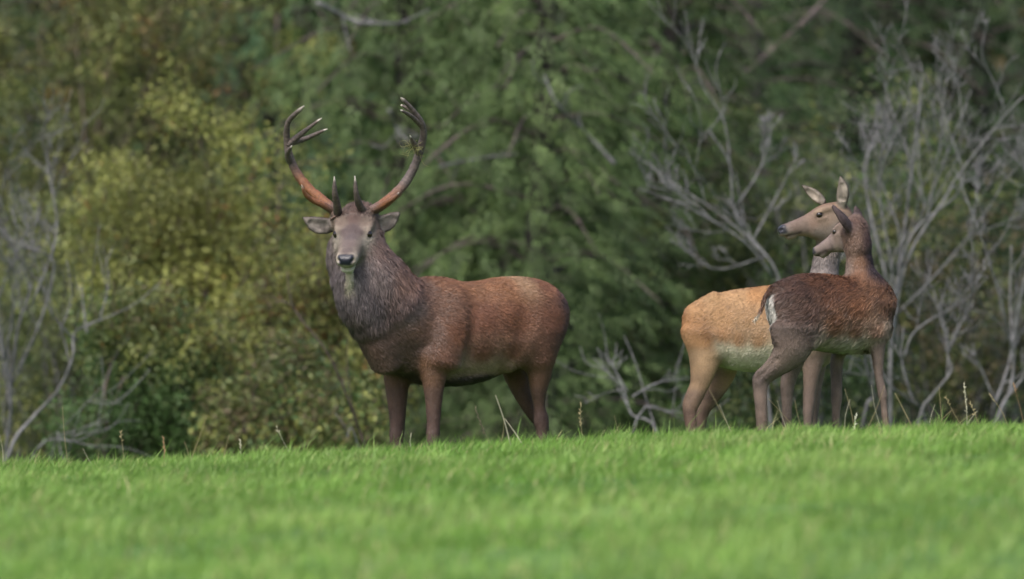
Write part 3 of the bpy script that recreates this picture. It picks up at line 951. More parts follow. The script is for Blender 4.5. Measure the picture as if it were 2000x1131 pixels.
def ear(F, pts, widths, face, thick=0.011, k=0.02):
    """leaf-shaped cupped ear along pts; face: direction its hollow opens to"""
    pts = np.asarray(pts, float); face = unit(face)
    ax = unit(pts[-1] - pts[0])
    upv = unit(np.cross(ax, face))
    st = [np.concatenate([p, [w, thick + 0.25 * w]]) for p, w in zip(pts, widths)]
    F.chain(st, EAR, k, 5, 2.0, 0.6, up=upv)
    st = [np.concatenate([p + face * (thick * 0.9 + 0.2 * w), [max(w - 0.012, 0.004), thick * 0.3 + 0.22 * w]]) for p, w in zip(pts[1:-1], widths[1:-1])]
    F.chain(st, EAR, 0.006, 5, 2.0, 0.6, mode='carve', up=upv)


def lin(r, g, b):
    f = lambda c: ((c / 255 + 0.055) / 1.055) ** 2.4 if c > 10 else c / 255 / 12.92
    return np.array([f(r), f(g), f(b)])


ALB = 0.55     # display -> albedo


def A(r, g, b):
    return lin(r, g, b) * ALB * np.array([1.0, 1.02, 0.98])


class Beast:
    def __init__(s, Y, S, px0, py0, ang, near):
        """ang: heading angle offset; S px per m; near: +1 if heading left (left side seen) else -1"""
        s.Y, s.S, s.px0, s.py0 = Y, S, px0, py0
        s.base = at(px0, py0, Y)
        s.ang = ang

    def P(s, px, py, dy=0.0):
        return at(px, py, s.Y + dy)

    def row(s, px, py, dy, ru, rs):
        return np.concatenate([s.P(px, py, dy), [ru / s.S, rs / s.S]])


def finish(B, F, name, label, cat, furcount, furw, color_fn, flow_fn, len_fn, seed, rough_fn=None, lift=0.35, clump=0.5):
    V, Q, G = F.surface()
    V = smooth_attr(V, Q, len(V), 2)
    N = vert_normals(V, Q)
    root = empty(name, B.base)
    tag(root, label, cat)
    col = color_fn(V, G, N, Q)
    rough = np.full(len(V), 0.75) if rough_fn is None else rough_fn(V, G)
    col = np.concatenate([smooth_attr(col, Q, len(V), 2), rough[:, None]], 1)
    mesh('body', V, [Q], M_SKIN, root, col, True, B.base)
    flow = smooth_attr(flow_fn(V, G, N), Q, len(V), 12)
    Ln, mask = len_fn(V, G, N)
    Ln = smooth_attr(Ln, Q, len(V), 45)[:, 0]
    rg = np.random.default_rng(seed)
    Vv, polys, C = fur(V, Q, N, flow, Ln, col, furcount, furw, rg, lift, clump, mask)
    o = mesh('coat_hair', Vv, polys, M_FUR, root, C, False, B.base)
    o['kind'] = 'stuff'
    return root, V, G


# ================================================================= the stag
def build_stag():
    B = Beast(51.4, 311.0, 940, 960, 32, 1)
    S = B.S
    sa, ca = math.sin(R(32)), math.cos(R(32))
    D = lambda u: (u - 960) / S * math.tan(R(32))
    def bp(u, py, v):     # body axis px, image row, lateral metres (+ near/left side)
        return B.P(u + v * sa * S, py, D(u) - v * ca)
    def br(u, py, v, ru, rs): return np.concatenate([bp(u, py, v), [ru, rs]])
    lo = at(575, 985, 51.4) + np.array([0, -1.15, -0.05]); hi = at(1135, 395, 51.4) + np.array([0, 0.75, 0.05])
    F = Field(lo, hi, 0.0078)
    hd = np.array([-ca, -sa, 0])
    tor = [(752, 640, 712, .10), (775, 592, 738, .17), (805, 556, 750, .225), (845, 541, 748, .26), (895, 551, 742, .27), (945, 549, 734, .275), (990, 541, 720, .26), (1030, 541, 702, .25), (1061, 553, 682, .215), (1084, 581, 656, .14)]
    F.chain([np.concatenate([bp(u, (t + b) / 2, 0), [(b - t) / 2 / S, w]]) for u, t, b, w in tor], TORSO, 0.02, 4, 2.2, 0.45)
    # neck and mane
    nk = [(694, 478, -.47, 50, 50), (700, 508, -.49, 58, 60), (724, 551, -.47, 70, 68), (748, 590, -.43, 73, 70), (770, 626, -.37, 66, 62)]
    F.chain([B.row(*q) for q in [(758, 610, -.41, 74, 66), (782, 640, -.36, 82, 70), (800, 685, -.30, 58, 58)]], TORSO, 0.05, 5, 2.1, 0.6, up=(1, 0, 0.3))
    F.chain([B.row(a, b, c, d, e) for a, b, c, d, e in nk], NECK, 0.07, 5, 2.1, 0.6, up=(1, 0, 0.3))
    # throat mane swelling forward
    F.chain([B.row(688, 540, -.58, 34, 38), B.row(706, 590, -.57, 44, 44), B.row(722, 626, -.53, 38, 42)], NECK, 0.06, 4, up=(1, 0, 0.3))
    F.chain([B.row(726, 630, -.51, 36, 40), B.row(742, 665, -.48, 38, 44), B.row(754, 702, -.43, 33, 44)], TORSO, 0.05, 4, up=(1, 0, 0.3))
    # near shoulder and foreleg
    F.chain([br(862, 580, .15, .09, .07), br(845, 640, .215, .13, .085), br(832, 705, .215, .115, .085)], TORSO, 0.04, 4, up=hd)
    F.chain([br(1012, 640, .18, .06, .05), br(988, 690, .18, .045, .04), br(968, 712, .15, .03, .03)], TORSO, 0.08, 4, up=hd)
    def leg(rows, gid=LEG, k=0.05): F.chain([B.row(*r) for r in rows], gid, k, 4, 2.0, 0.6, up=hd)
    dN = D(828) - .19 * ca
    leg([(846, 690, dN, 33, 26), (847, 730, dN, 26, 22), (847, 765, dN, 19, 17), (847, 803, dN, 14.5, 14), (846.5, 832, dN, 12.5, 12), (846, 850, dN, 13.5, 13), (846, 880, dN, 10, 10), (847, 915, dN, 8.5, 8.5), (847, 938, dN, 10.5, 10.5), (844, 952, dN - .01, 9.5, 9.5)])
    dF = D(800) + .08
    F.chain([br(800, 640, -.15, .11, .08), br(790, 705, -.15, .11, .08)], TORSO, 0.06, 4, up=hd)
    leg([(776, 690, dF, 32, 26), (775, 730, dF, 27, 24), (775, 765, dF, 21.5, 20), (776, 803, dF, 17, 16), (776, 832, dF, 14, 14), (775, 850, dF, 14.5, 14), (775, 880, dF, 10.5, 10.5), (775, 915, dF, 8.5, 8.5), (775, 938, dF, 10.5, 10.5), (772, 952, dF - .01, 9.5, 9.5)])
    # near haunch and hind leg
    F.chain([br(1026, 590, .14, .14, .08), br(1022, 645, .175, .145, .085), br(1022, 700, .15, .10, .08)], TORSO, 0.07, 4, up=hd)
    dH = D(1030) - .15 * ca
    leg([(1050, 650, dH, 42, 30), (1053, 690, dH, 33, 27), (1054, 725, dH, 26, 21), (1052, 760, dH + .01, 18, 15), (1053, 792, dH + .03, 11.5, 11), (1057, 822, dH + .04, 16, 11.5), (1058, 846, dH + .04, 11, 10), (1055, 890, dH + .03, 9, 8.5), (1053, 935, dH + .02, 10.5, 10), (1049, 950, dH + .01, 9, 9)], k=0.06)
    dG = D(1000) + .15
    F.chain([br(1020, 600, -.12, .14, .08), br(1015, 680, -.14, .14, .08)], TORSO, 0.07, 4, up=hd)
    leg([(1008, 690, dG, 38, 28), (1008, 722, dG, 30, 23), (1020, 765, dG + .02, 20, 16), (1038, 800, dG + .05, 15.5, 13), (1058, 828, dG + .08, 14, 12), (1058, 850, dG + .08, 11.5, 10.5), (1056, 890, dG + .06, 9, 8.5), (1054, 935, dG + .05, 10.5, 10), (1050, 950, dG + .04, 9, 9)], k=0.05)
    # hollows behind the shoulder and before the haunch
    F.chain([br(884, 600, .31, .028, .035), br(876, 660, .325, .03, .04), br(872, 715, .30, .024, .035)], TORSO, 0.06, 4, mode='carve', up=hd)
    F.chain([br(985, 590, .315, .05, .04), br(975, 650, .33, .045, .045)], TORSO, 0.08, 4, mode='carve', up=hd)
    # belly sheath, tail
    F.chain([br(850, 738, .04, .05, .09), br(890, 738, .06, .045, .09), br(925, 732, .06, .042, .08), br(960, 722, .04, .03, .05)], TAIL, 0.03, 4)
    F.chain([br(1082, 580, 0, .03, .04), br(1092, 606, 0, .022, .03), br(1095, 634, 0, .010, .014)], TAIL, 0.03, 4, up=hd)
    # head
    fwd = np.array([-0.14, -0.888, -0.438])
    nose = B.P(674, 506, -.88)
    L = 0.50
    H, eyes, fwd, up, lat, poll, w = deer_head(F, nose, fwd, L, 0.125, male=True)
    # forelock and pedicles, jaw-to-neck join
    F.chain([np.concatenate([H(-.10, 0, .04), [.09, .11]]), np.concatenate([H(.08, 0, .12), [.06, .09]]), np.concatenate([H(.2, 0, .16), [.03, .06]])], HEAD, 0.05, 3, up=up)
    F.chain([np.concatenate([H(.12, 0, -.14), [.10, .10]]), np.concatenate([H(-.1, 0, -.12), [.14, .13]]), B.row(700, 500, -.50, 50, 50)], NECK, 0.06, 3, up=up)
    for px, py in ((657, 426), (718, 424)):
        F.chain([np.concatenate([B.P(px * .8 + 687 * .2, py + 14, -.47), [.04, .04]]), np.concatenate([B.P(px, py - 2, -.47), [.028, .028]])], HEAD, 0.03, 3)
    F.chain([np.concatenate([H(.78, 0, -.175), [.03 * L, .075 * L]]), np.concatenate([H(.90, 0, -.195), [.036 * L, .085 * L]]), np.concatenate([H(.935, 0, -.19), [.024 * L, .06 * L]])], HEAD, 0.012, 3, up=up)
    # goatee under the chin
    F.chain([np.concatenate([H(.80, 0, -.19), [.022, .03]]), B.row(683, 548, -.73, 6, 6), B.row(681, 560, -.71, 6, 5), B.row(683, 572, -.69, 3, 3)], HEAD, 0.02, 4)
    # ears
    fe = np.array([0.05, -1, -0.15])
    ear(F, [B.P(656, 440, -.45), B.P(640, 441, -.46), B.P(622, 440, -.47), B.P(606, 433, -.47), B.P(593, 425, -.46)], [.030, .050, .054, .037, .006], fe + np.array([-.15, 0, 0]))
    ear(F, [B.P(727, 442, -.42), B.P(741, 439, -.42), B.P(756, 434, -.42), B.P(769, 424, -.42), B.P(780, 415, -.41)], [.030, .050, .054, .037, .006], fe + np.array([.15, 0, 0]))

    # coat colours, in the body's own side-view coordinates
    body_pts = [(760, 600, A(98, 84, 80)), (800, 560, A(112, 84, 72)), (850, 545, A(140, 96, 70)), (900, 556, A(150, 104, 74)), (960, 555, A(150, 102, 70)), (1000, 545, A(172, 136, 106)), (1040, 555, A(138, 92, 68)),
                (1075, 590, A(96, 70, 64)), (1095, 610, A(112, 78, 58)), (1080, 650, A(92, 66, 62)), (1040, 620, A(130, 86, 66)), (960, 620, A(138, 90, 66)), (900, 620, A(132, 86, 66)), (850, 600, A(122, 86, 68)),
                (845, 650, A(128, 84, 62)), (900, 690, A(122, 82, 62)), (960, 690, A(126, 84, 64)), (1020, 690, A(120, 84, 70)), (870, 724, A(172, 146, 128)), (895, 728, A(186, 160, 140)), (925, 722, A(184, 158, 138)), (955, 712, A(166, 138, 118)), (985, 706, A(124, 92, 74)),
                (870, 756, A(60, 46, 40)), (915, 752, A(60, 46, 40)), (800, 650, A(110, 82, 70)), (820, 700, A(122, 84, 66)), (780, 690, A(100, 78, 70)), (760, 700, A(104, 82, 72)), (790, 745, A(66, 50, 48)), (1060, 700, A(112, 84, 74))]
    leg_pts = [(0, 690, A(124, 88, 68)), (0, 735, A(112, 82, 66)), (0, 775, A(98, 74, 66)), (0, 820, A(92, 70, 66)), (0, 850, A(92, 72, 68)), (0, 900, A(96, 78, 72)), (0, 960, A(80, 64, 60))]
    neck_pts = [(690, 470, A(128, 112, 106)), (745, 480, A(124, 98, 88)), (700, 530, A(112, 98, 96)), (680, 580, A(98, 86, 84)), (740, 540, A(116, 98, 92)), (790, 540, A(128, 96, 82)), (720, 600, A(104, 90, 88)), (780, 600, A(112, 88, 80)), (730, 660, A(94, 78, 72)), (690, 640, A(96, 80, 74)), (745, 710, A(108, 84, 70)), (790, 660, A(110, 84, 74))]
    neck_pts = [(a, b, c * np.array([.95, 1, 1.1])) for a, b, c in neck_pts]
    leg_pts = [(a, b, c * np.array([1.02, 1.0, .92])) for a, b, c in leg_pts]
    def px_of(V): return 1000 + V[:, 0] * FPX / V[:, 1], 565.5 - (V[:, 2] - ZC) * FPX / V[:, 1]
    bo = B.base
    def color(V, G, N, Q):
        px, py = px_of(V)
        dy = V[:, 1] - 51.4
        # lateral offset from the body plane -> axis px
        v = -(dy - D(px)) * ca
        u = px - v * sa * S
        nz = vnoise(V, 9, 40)[:, None]; nz2 = vnoise(V, 30, 41)[:, None]
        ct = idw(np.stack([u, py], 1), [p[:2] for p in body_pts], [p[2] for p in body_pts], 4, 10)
        cl = idw(np.stack([0 * py, py], 1), [p[:2] for p in leg_pts], [p[2] for p in leg_pts], 4, 8)
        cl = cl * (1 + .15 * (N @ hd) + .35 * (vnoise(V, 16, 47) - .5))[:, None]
        cn = idw(np.stack([px, py], 1), [p[:2] for p in neck_pts], [p[2] for p in neck_pts], 4, 10)
        rel = V - poll
        hf = rel @ fwd / L; hl = np.abs(rel @ lat) / L; hu = rel @ up / L
        hp = [(0, 0, .16, A(98, 74, 66)), (.12, 0, .2, A(100, 74, 64)), (.25, 0, .18, A(106, 82, 76)), (.4, 0, .13, A(102, 84, 84)), (.55, 0, .10, A(112, 96, 98)), (.7, 0, .06, A(124, 106, 104)), (.85, 0, .04, A(112, 96, 94)), (.45, .09, .11, A(110, 92, 92)),
              (.3, .17, .12, A(126, 106, 96)), (.22, .2, .08, A(130, 110, 98)), (.45, .19, .0, A(198, 184, 170)), (.5, .17, -.06, A(178, 164, 152)), (.36, .2, .115, A(170, 152, 138)), (.28, .22, .05, A(160, 142, 128)), (.35, .22, -.1, A(150, 134, 120)), (.2, .22, -.12, A(136, 118, 106)), (.6, .14, -.1, A(144, 130, 118)), (.75, .12, -.05, A(142, 126, 116)), (.9, .12, -.05, A(188, 172, 158)), (.94, .1, -.1, A(184, 170, 156)), (.8, .1, -.14, A(160, 148, 132)),
              (.92, .03, -.19, A(226, 218, 196)), (.85, .06, -.2, A(220, 212, 190)), (.8, 0, -.2, A(210, 202, 178)), (.6, 0, -.22, A(130, 118, 100)), (.3, 0, -.3, A(120, 104, 94)), (.05, .15, .05, A(120, 100, 90))]
        chd = idw(np.stack([hf, hl, hu], 1), [p[:3] for p in hp], [p[3] for p in hp], 4, .03)
        e1 = np.exp(-(((hf - .39) / .085) ** 2 + ((hu - .043) / .045) ** 2)) * (hl > .12)
        chd = chd * .82
        chd = chd * (1 - .5 * np.clip(e1 * 1.2, 0, 1)[:, None])
        npad = ((hf > .925) & (hu > -.085) & (hl < .084 + .3 * np.clip(hu + .05, -.1, .1))) | ((hf > .93) & (hl < .075) & (hu > .0))
        mo = (np.abs(hu + .135) < .011) & (hf > .74) & (G == HEAD)
        chd[mo] = A(80, 66, 60)
        chd[npad] = np.array([0.011, 0.012, 0.019])
        goat = (np.abs(px - 682) < 9) & (py > 535) & (py < 580) & (dy < -.62)
        chd[goat] = A(214, 198, 180)
        ce = np.tile(A(84, 68, 64), (len(V), 1))
        inner = np.clip((N @ unit(fe)) * 3.0 - 1.3, 0, 1)[:, None]
        ce = ce * (1 - inner) + A(168, 154, 148) * inner * (0.35 + 1.0 * nz2)
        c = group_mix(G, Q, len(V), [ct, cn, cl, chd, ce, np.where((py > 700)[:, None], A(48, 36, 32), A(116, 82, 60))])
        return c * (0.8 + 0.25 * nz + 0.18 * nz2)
    def rough(V, G):
        rel = V - poll; hf = rel @ fwd / L; hu = rel @ up / L; hl = np.abs(rel @ lat) / L
        npad = (G == HEAD) & (hf > .93) & (hu > -.1) & (hl < .155)
        return np.where(npad, 0.28, 0.75)
    back = -hd
    def flow(V, G, N):
        f = np.tile(back * 0.8 + np.array([0, 0, -0.55]), (len(V), 1))
        f[G == NECK] = np.array([0.25, 0.1, -1.0])
        f[G == LEG] = np.array([0.1, 0.1, -1.0])
        f[G == HEAD] = -fwd
        f[G == EAR] = np.array([0, 0, 1.0])
        px, py = px_of(V)
        m = G == EAR
        f[m] = np.stack([np.sign(px[m] - 687), 0 * px[m], 0.2 + 0 * px[m]], 1)
        return f
    def length(V, G, N):
        px, py = px_of(V)
        l = np.select([G == TORSO, G == NECK, G == LEG, G == HEAD, G == EAR], [.024, .060, .014, .011, .014], .03)
        rel = V - poll; hf = rel @ fwd / L; hu = rel @ up / L
        l = np.where((G == HEAD) & (hf < .2) & (hu > .1), .045, l)
        l = np.where((G == TORSO) & (py > 735), .05, l)
        l = np.where((G == NECK) & (py < 500), .04, l)
        goat = (G == HEAD) & (py > 540) & (px > 665) & (px < 700)
        l = np.where(goat, .016, l)
        mask = np.where((G == HEAD), 1.2, 1.0)
        mask = np.where((G == HEAD) & (hf > .9) & (hu > -.13), 0.0, mask)
        de = np.min([np.linalg.norm(V - e, axis=1) for e in eyes], axis=0)
        mask = np.where(de < .034, 0, mask)
        mask = np.where(py > 905, 0.3, mask)
        return l, mask
    root, V, G = finish(B, F, 'red_deer_stag', 'reddish brown stag with a shaggy dark mane and tall branching antlers', 'stag', 150000, 0.0031, color, flow, length, 501, rough, 0.32, 0.5)
    for e, s in zip(eyes, (-1, 1)):
        eyeball('eye', e, 0.0272, root, B.base)
    hooves(root, B.base, [B.P(843, 966, dN), B.P(771, 966, dF), B.P(1048, 964, dH + .01), B.P(1049, 964, dG + .04)], hd, 0.034)

    # antlers
    def antler(beam, tines, seed, rust):
        rg = np.random.default_rng(seed)
        s = Soup()
        def one(ctrl, r0, r1, tipn, is_beam=False):
            P = catmull([B.P(a, b, c) for a, b, c in ctrl], 9)
            n = len(P); t = np.linspace(0, 1, n)
            r = (r0 + (r1 - r0) * t ** (1.5 if is_beam else 1.6)) * 1.06 * (1 + rg.normal(0, .035, n))
            if is_beam: r[:2] *= 1.35
            r[-1] = 0.003
            r[-2] *= 0.6; r[-3] *= .85
            C = np.tile(np.array([0.078, 0.058, 0.05]), (n, 1)) * rg.uniform(0.8, 1.25, (n, 1))
            px = 1000 + P[:, 0] * FPX / P[:, 1]; py = 565.5 - (P[:, 2] - ZC) * FPX / P[:, 1]
            ru = np.clip((py - rust) / 40, 0, 1) * np.clip((412 - py) / 14, 0.25, 1) * (0 if 'brow' == tipn else 1)
            C = C * (1 - ru[:, None]) + np.array([0.15, 0.056, 0.02]) * ru[:, None]
            pale = np.clip((t - (0.9 if not is_beam else .955)) / .08, 0, 1)[:, None]
            if tipn == 'bay': pale = pale * .5
            C = C * (1 - pale) + np.array([0.55, 0.50, 0.43]) * pale
            tube(s, P, r, 10, C)
        one(beam[0], beam[1], beam[2], 'beam', True)
        for nm, ctrl, r0, r1 in tines: one(ctrl, r0, r1, nm)
        s.build('antler', M_ANTLER, root, B.base, True)
    d = -.47
    antler(([(659, 427, d), (652, 412, d + .02), (634, 395, d + .06), (601, 366, d + .13), (578, 335, d + .16), (565, 303, d + .15), (561, 278, d + .13), (560, 257, d + .10), (566, 234, d + .05), (594, 207, d - .03)], .033, .012),
           [('brow', [(660, 420, d), (658, 400, d - .08), (654, 376, d - .15), (653, 345, d - .18)], .027, .006),
            ('bay', [(650, 412, d + .01), (630, 400, d - .03), (610, 391, d - .06), (596, 379, d - .10), (589, 361, d - .13)], .022, .006),
            ('trez', [(567, 316, d + .15), (562, 303, d + .11), (564, 294, d + .07), (570, 285, d + .03)], .022, .005),
            ('crown', [(562, 283, d + .13), (573, 274, d + .12), (588, 262, d + .10), (606, 248, d + .08), (628, 231, d + .04)], .021, .006),
            ('crown', [(568, 279, d + .13), (580, 276, d + .15), (597, 271, d + .16), (619, 261, d + .15), (639, 252, d + .13)], .020, .006)], 1, 318)
    antler(([(716, 426, d), (724, 414, d + .02), (748, 399, d + .06), (779, 372, d + .13), (801, 342, d + .17), (815, 311, d + .17), (823, 284, d + .15), (827, 261, d + .12), (822, 238, d + .08), (809, 219, d + .04), (795, 203, d), (783, 191, d - .03)], .033, .010),
           [('brow', [(715, 420, d), (703, 403, d - .08), (696, 380, d - .15), (693, 344, d - .18)], .027, .006),
            ('bay', [(726, 413, d + .01), (738, 406, d - .03), (763, 391, d - .09), (774, 383, d - .12), (779, 376, d - .14)], .022, .006),
            ('trez', [(819, 300, d + .16), (811, 285, d + .10), (806, 276, d + .06), (801, 265, d + .02)], .022, .005),
            ('crown', [(824, 247, d + .10), (813, 236, d + .05), (801, 226, d - .01), (790, 219, d - .06), (782, 215, d - .09)], .017, .006),
            ('crown', [(815, 228, d + .05), (804, 217, d + .06), (793, 210, d + .06), (783, 205, d + .06)], .015, .006)], 2, 358)
    # grass caught on the antler
    s = Soup(); rg = np.random.default_rng(77)
    c0 = B.P(808, 290, d + .09)
    for k in range(26):
        p0 = c0 + rg.normal(0, .02, 3) + np.array([0.01, 0, 0])
        dd = unit(rg.normal(0, 1, 3) + np.array([-.3, 0, -.3])); l = rg.uniform(.04, .10)
        tube(s, catmull([p0, p0 + dd * l * .5 + rg.normal(0, .015, 3), p0 + dd * l + rg.normal(0, .015, 3)], 4), np.linspace(.0016, .0008, 9), 4, np.array([0.26, 0.25, 0.10]) * rg.uniform(.6, 1.2))
    tag(s.build('grass_wisp', M_STRAW, None, c0), 'wisp of dry grass caught on the stag\'s antler tine', 'grass wisp')


build_stag()


# ================================================================= hinds
def build_hind(cfg):
    Y, S, ang = cfg['Y'], cfg['S'], cfg['ang']
    B = Beast(Y, S, *cfg['base'], ang, -1)
    sa, ca = math.sin(R(ang)), math.cos(R(ang))
    u0 = cfg['u0']
    D = lambda u: (u - u0) / S * math.tan(R(ang))
    hd = np.array([ca, sa, 0])
    def bp(u, py, v): return B.P(u + v * sa * S, py, D(u) - v * ca)     # v>0: near side
    def br(u, py, v, ru, rs): return np.concatenate([bp(u, py, v), [ru, rs]])
    F = Field(cfg['lo'], cfg['hi'], 0.0074)
    F.chain([np.concatenate([bp(u, (t + b) / 2, 0), [(b - t) / 2 / S, w]]) for u, t, b, w in cfg['torso']], TORSO, 0.02, 4, 2.2, 0.45)
    for rows in cfg['muscle']:
        F.chain([br(*r) for r in rows], TORSO, 0.06, 4, up=hd)
    for rows in cfg.get('hollow', []):
        F.chain([br(*r) for r in rows], TORSO, 0.06, 4, mode='carve', up=hd)
    F.chain([B.row(*r) for r in cfg['neck']], NECK, 0.05, 5, 2.0, 0.6, up=(1, 0, 0.2))
    feet = []
    for li, rows in enumerate(cfg['legs']):
        F.chain([B.row(*r) for r in rows], LEG, 0.035, 4, 2.0, 0.6, up=hd)
        sgn = -1 if li in (0, 2) else 1
        if li < 2:      # hollow in front of the Achilles tendon, on the outer face
            a_, b_, c_ = rows[2], rows[3], rows[4]
            g_ = [(r[0] - r[3] * .45, r[1], r[2] + sgn * (r[4] + 3) / S, 3.5, 4.5) for r in (a_, b_, c_)]
            F.chain([B.row(*r) for r in g_], LEG, 0.012, 4, 2.0, 0.6, mode='carve', up=hd)
        q = rows[-1]
        feet.append(B.P(q[0] + 1, q[1] + 11, q[2]))
    F.chain([B.row(*r) for r in cfg['tail']], TAIL, 0.015, 4, up=hd)
    L = cfg['L']
    nose = B.P(*cfg['nose'])
    H, eyes, fwd, up, lat, poll, w = deer_head(F, nose, cfg['fwd'], L, cfg['hw'])
    pass
    a, b = cfg['nape']
    F.chain([np.concatenate([H(.10, 0, -.05), [.07, .07]]), B.row(*a), B.row(*b)], NECK, 0.05, 4, up=(1, 0, .2))
    for pts, ws, face in cfg['ears']:
        ear(F, [B.P(*p) for p in pts], ws, face)
    def px_of(V): return 1000 + V[:, 0] * FPX / V[:, 1], 565.5 - (V[:, 2] - ZC) * FPX / V[:, 1]
    bpts, npts, lpts, hp = cfg['cbody'], cfg['cneck'], cfg['cleg'], cfg['chead']
    def uv(V):
        px, py = px_of(V)
        v = -(V[:, 1] - Y - D(px)) * ca
        return px, py, px - v * sa * S, v
    def color(V, G, N, Q):
        px, py, u, v = uv(V)
        nz = vnoise(V, 9, 40)[:, None]; nz2 = vnoise(V, 30, 41)[:, None]
        ct = idw(np.stack([u, py], 1), [p[:2] for p in bpts], [p[2] for p in bpts], 4, 8)
        cn = idw(np.stack([px, py], 1), [p[:2] for p in npts], [p[2] for p in npts], 4, 6)
        cl = idw(np.stack([0 * py, py], 1), [(0, p[0]) for p in lpts], [p[1] for p in lpts], 4, 8)
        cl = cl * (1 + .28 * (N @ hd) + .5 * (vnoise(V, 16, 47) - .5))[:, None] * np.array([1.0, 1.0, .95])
        if 'cfront' in cfg:
            wf = np.clip((px - cfg['cfront'][0]) / 30, 0, 1)[:, None] * .8
            cl = cl * (1 - wf) + cfg['cfront'][1] * wf
        rel = V - poll
        hf = rel @ fwd / L; hl = np.abs(rel @ lat) / L; hu = rel @ up / L
        ch = idw(np.stack([hf, hl, hu], 1), [p[:3] for p in hp], [p[3] for p in hp], 4, .03)
        e1 = np.exp(-(((hf - .39) / .075) ** 2 + ((hu - .043) / .042) ** 2)) * (hl > .1)
        ch = ch * (1 - .75 * np.clip(e1 * 1.4, 0, 1)[:, None])
        rim = np.exp(-(((hf - .38) / .11) ** 2 + ((hu - .037) / .075) ** 2)) * (hl > .1)
        ch = ch * (1 + .35 * np.clip(rim - e1, 0, 1)[:, None]) * (.94 + .12 * vnoise(V, 60, 44))[:, None]
        mo = (np.abs(hu + .132) < .012) & (hf > .70) & (hf < .97) & (hl > .03)
        ch[mo] = A(70, 56, 52)
        npad = (hf > .90 + .02 * (hl < .05)) & (hu > -.09)
        ch[npad] = np.array([0.02, 0.02, 0.026])
        ce = np.tile(cfg['cear'][0], (len(V), 1))
        fdir = unit(cfg['ears'][0][2])
        inner = np.clip((N @ fdir) * 3.2 - 1.5, 0, 1)[:, None]
        ce = ce * (1 - inner) + cfg['cear'][1] * inner * (.3 + 1.0 * nz2)
        t = np.clip((py - cfg['tailc'][0]) / cfg['tailc'][1], 0, 1)[:, None]
        ctl = cfg['tailc'][2] * (1 - t) + cfg['tailc'][3] * t
        if cfg.get('patch'):
            x0, hwid, y0, y1 = cfg['patch']
            ww = hwid * np.sqrt(np.clip(np.sin(np.pi * (py - y0) / (y1 - y0)), 0, 1))
            m = (G != TAIL) & ((N @ hd) < -.15) & (np.abs(v - .02) < ww) & (py > y0) & (py < y1) & (u < x0)
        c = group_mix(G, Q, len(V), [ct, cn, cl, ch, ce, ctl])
        if cfg.get('patch'): c[m] = A(232, 224, 220)
        return c * (.8 + .25 * nz + .18 * nz2)
    def rough(V, G):
        rel = V - poll; hf = rel @ fwd / L; hu = rel @ up / L
        return np.where((G == HEAD) & (hf > .92) & (hu > -.1), .28, .75)
    def flow(V, G, N):
        f = np.tile(-hd * .75 + np.array([0, 0, -.6]), (len(V), 1))
        f[G == NECK] = np.array([.05, 0, -1.0])
        f[G == LEG] = np.array([-.05, 0, -1.0])
        f[G == HEAD] = -fwd
        f[G == EAR] = np.array([0, 0, 1.0])
        f[G == TAIL] = np.array([0, 0, -1.0])
        return f
    def length(V, G, N):
        px, py = px_of(V)
        fl = cfg['fur']
        l = np.select([G == TORSO, G == NECK, G == LEG, G == HEAD, G == EAR], [fl[0], fl[1], .012, .009, .012], .024)
        if cfg.get('patch'): l = np.where((px < 1512) & (py > 570) & (py < 670), .022, l)
        if 'belly' in cfg:
            l = np.where((G == TORSO) & (py > cfg['belly']), .05, l)
        rel = V - poll; hf = rel @ fwd / L; hu = rel @ up / L
        mask = np.where((G == HEAD) & (hf > .91) & (hu > -.12), 0.0, 1.0)
        de = np.min([np.linalg.norm(V - e, axis=1) for e in eyes], axis=0)
        mask = np.where(de < .028, 0, mask)
        return l, mask
    root, V, G = finish(B, F, 'red_deer_hind', cfg['label'], 'hind', cfg['nfur'], cfg['furw'], color, flow, length, cfg['seed'], rough, cfg.get('lift', .35), cfg.get('clump', .5))
    for e in eyes:
        eyeball('eye', e, 0.049 * L, root, B.base)
    hooves(root, B.base, feet, hd, 0.027)


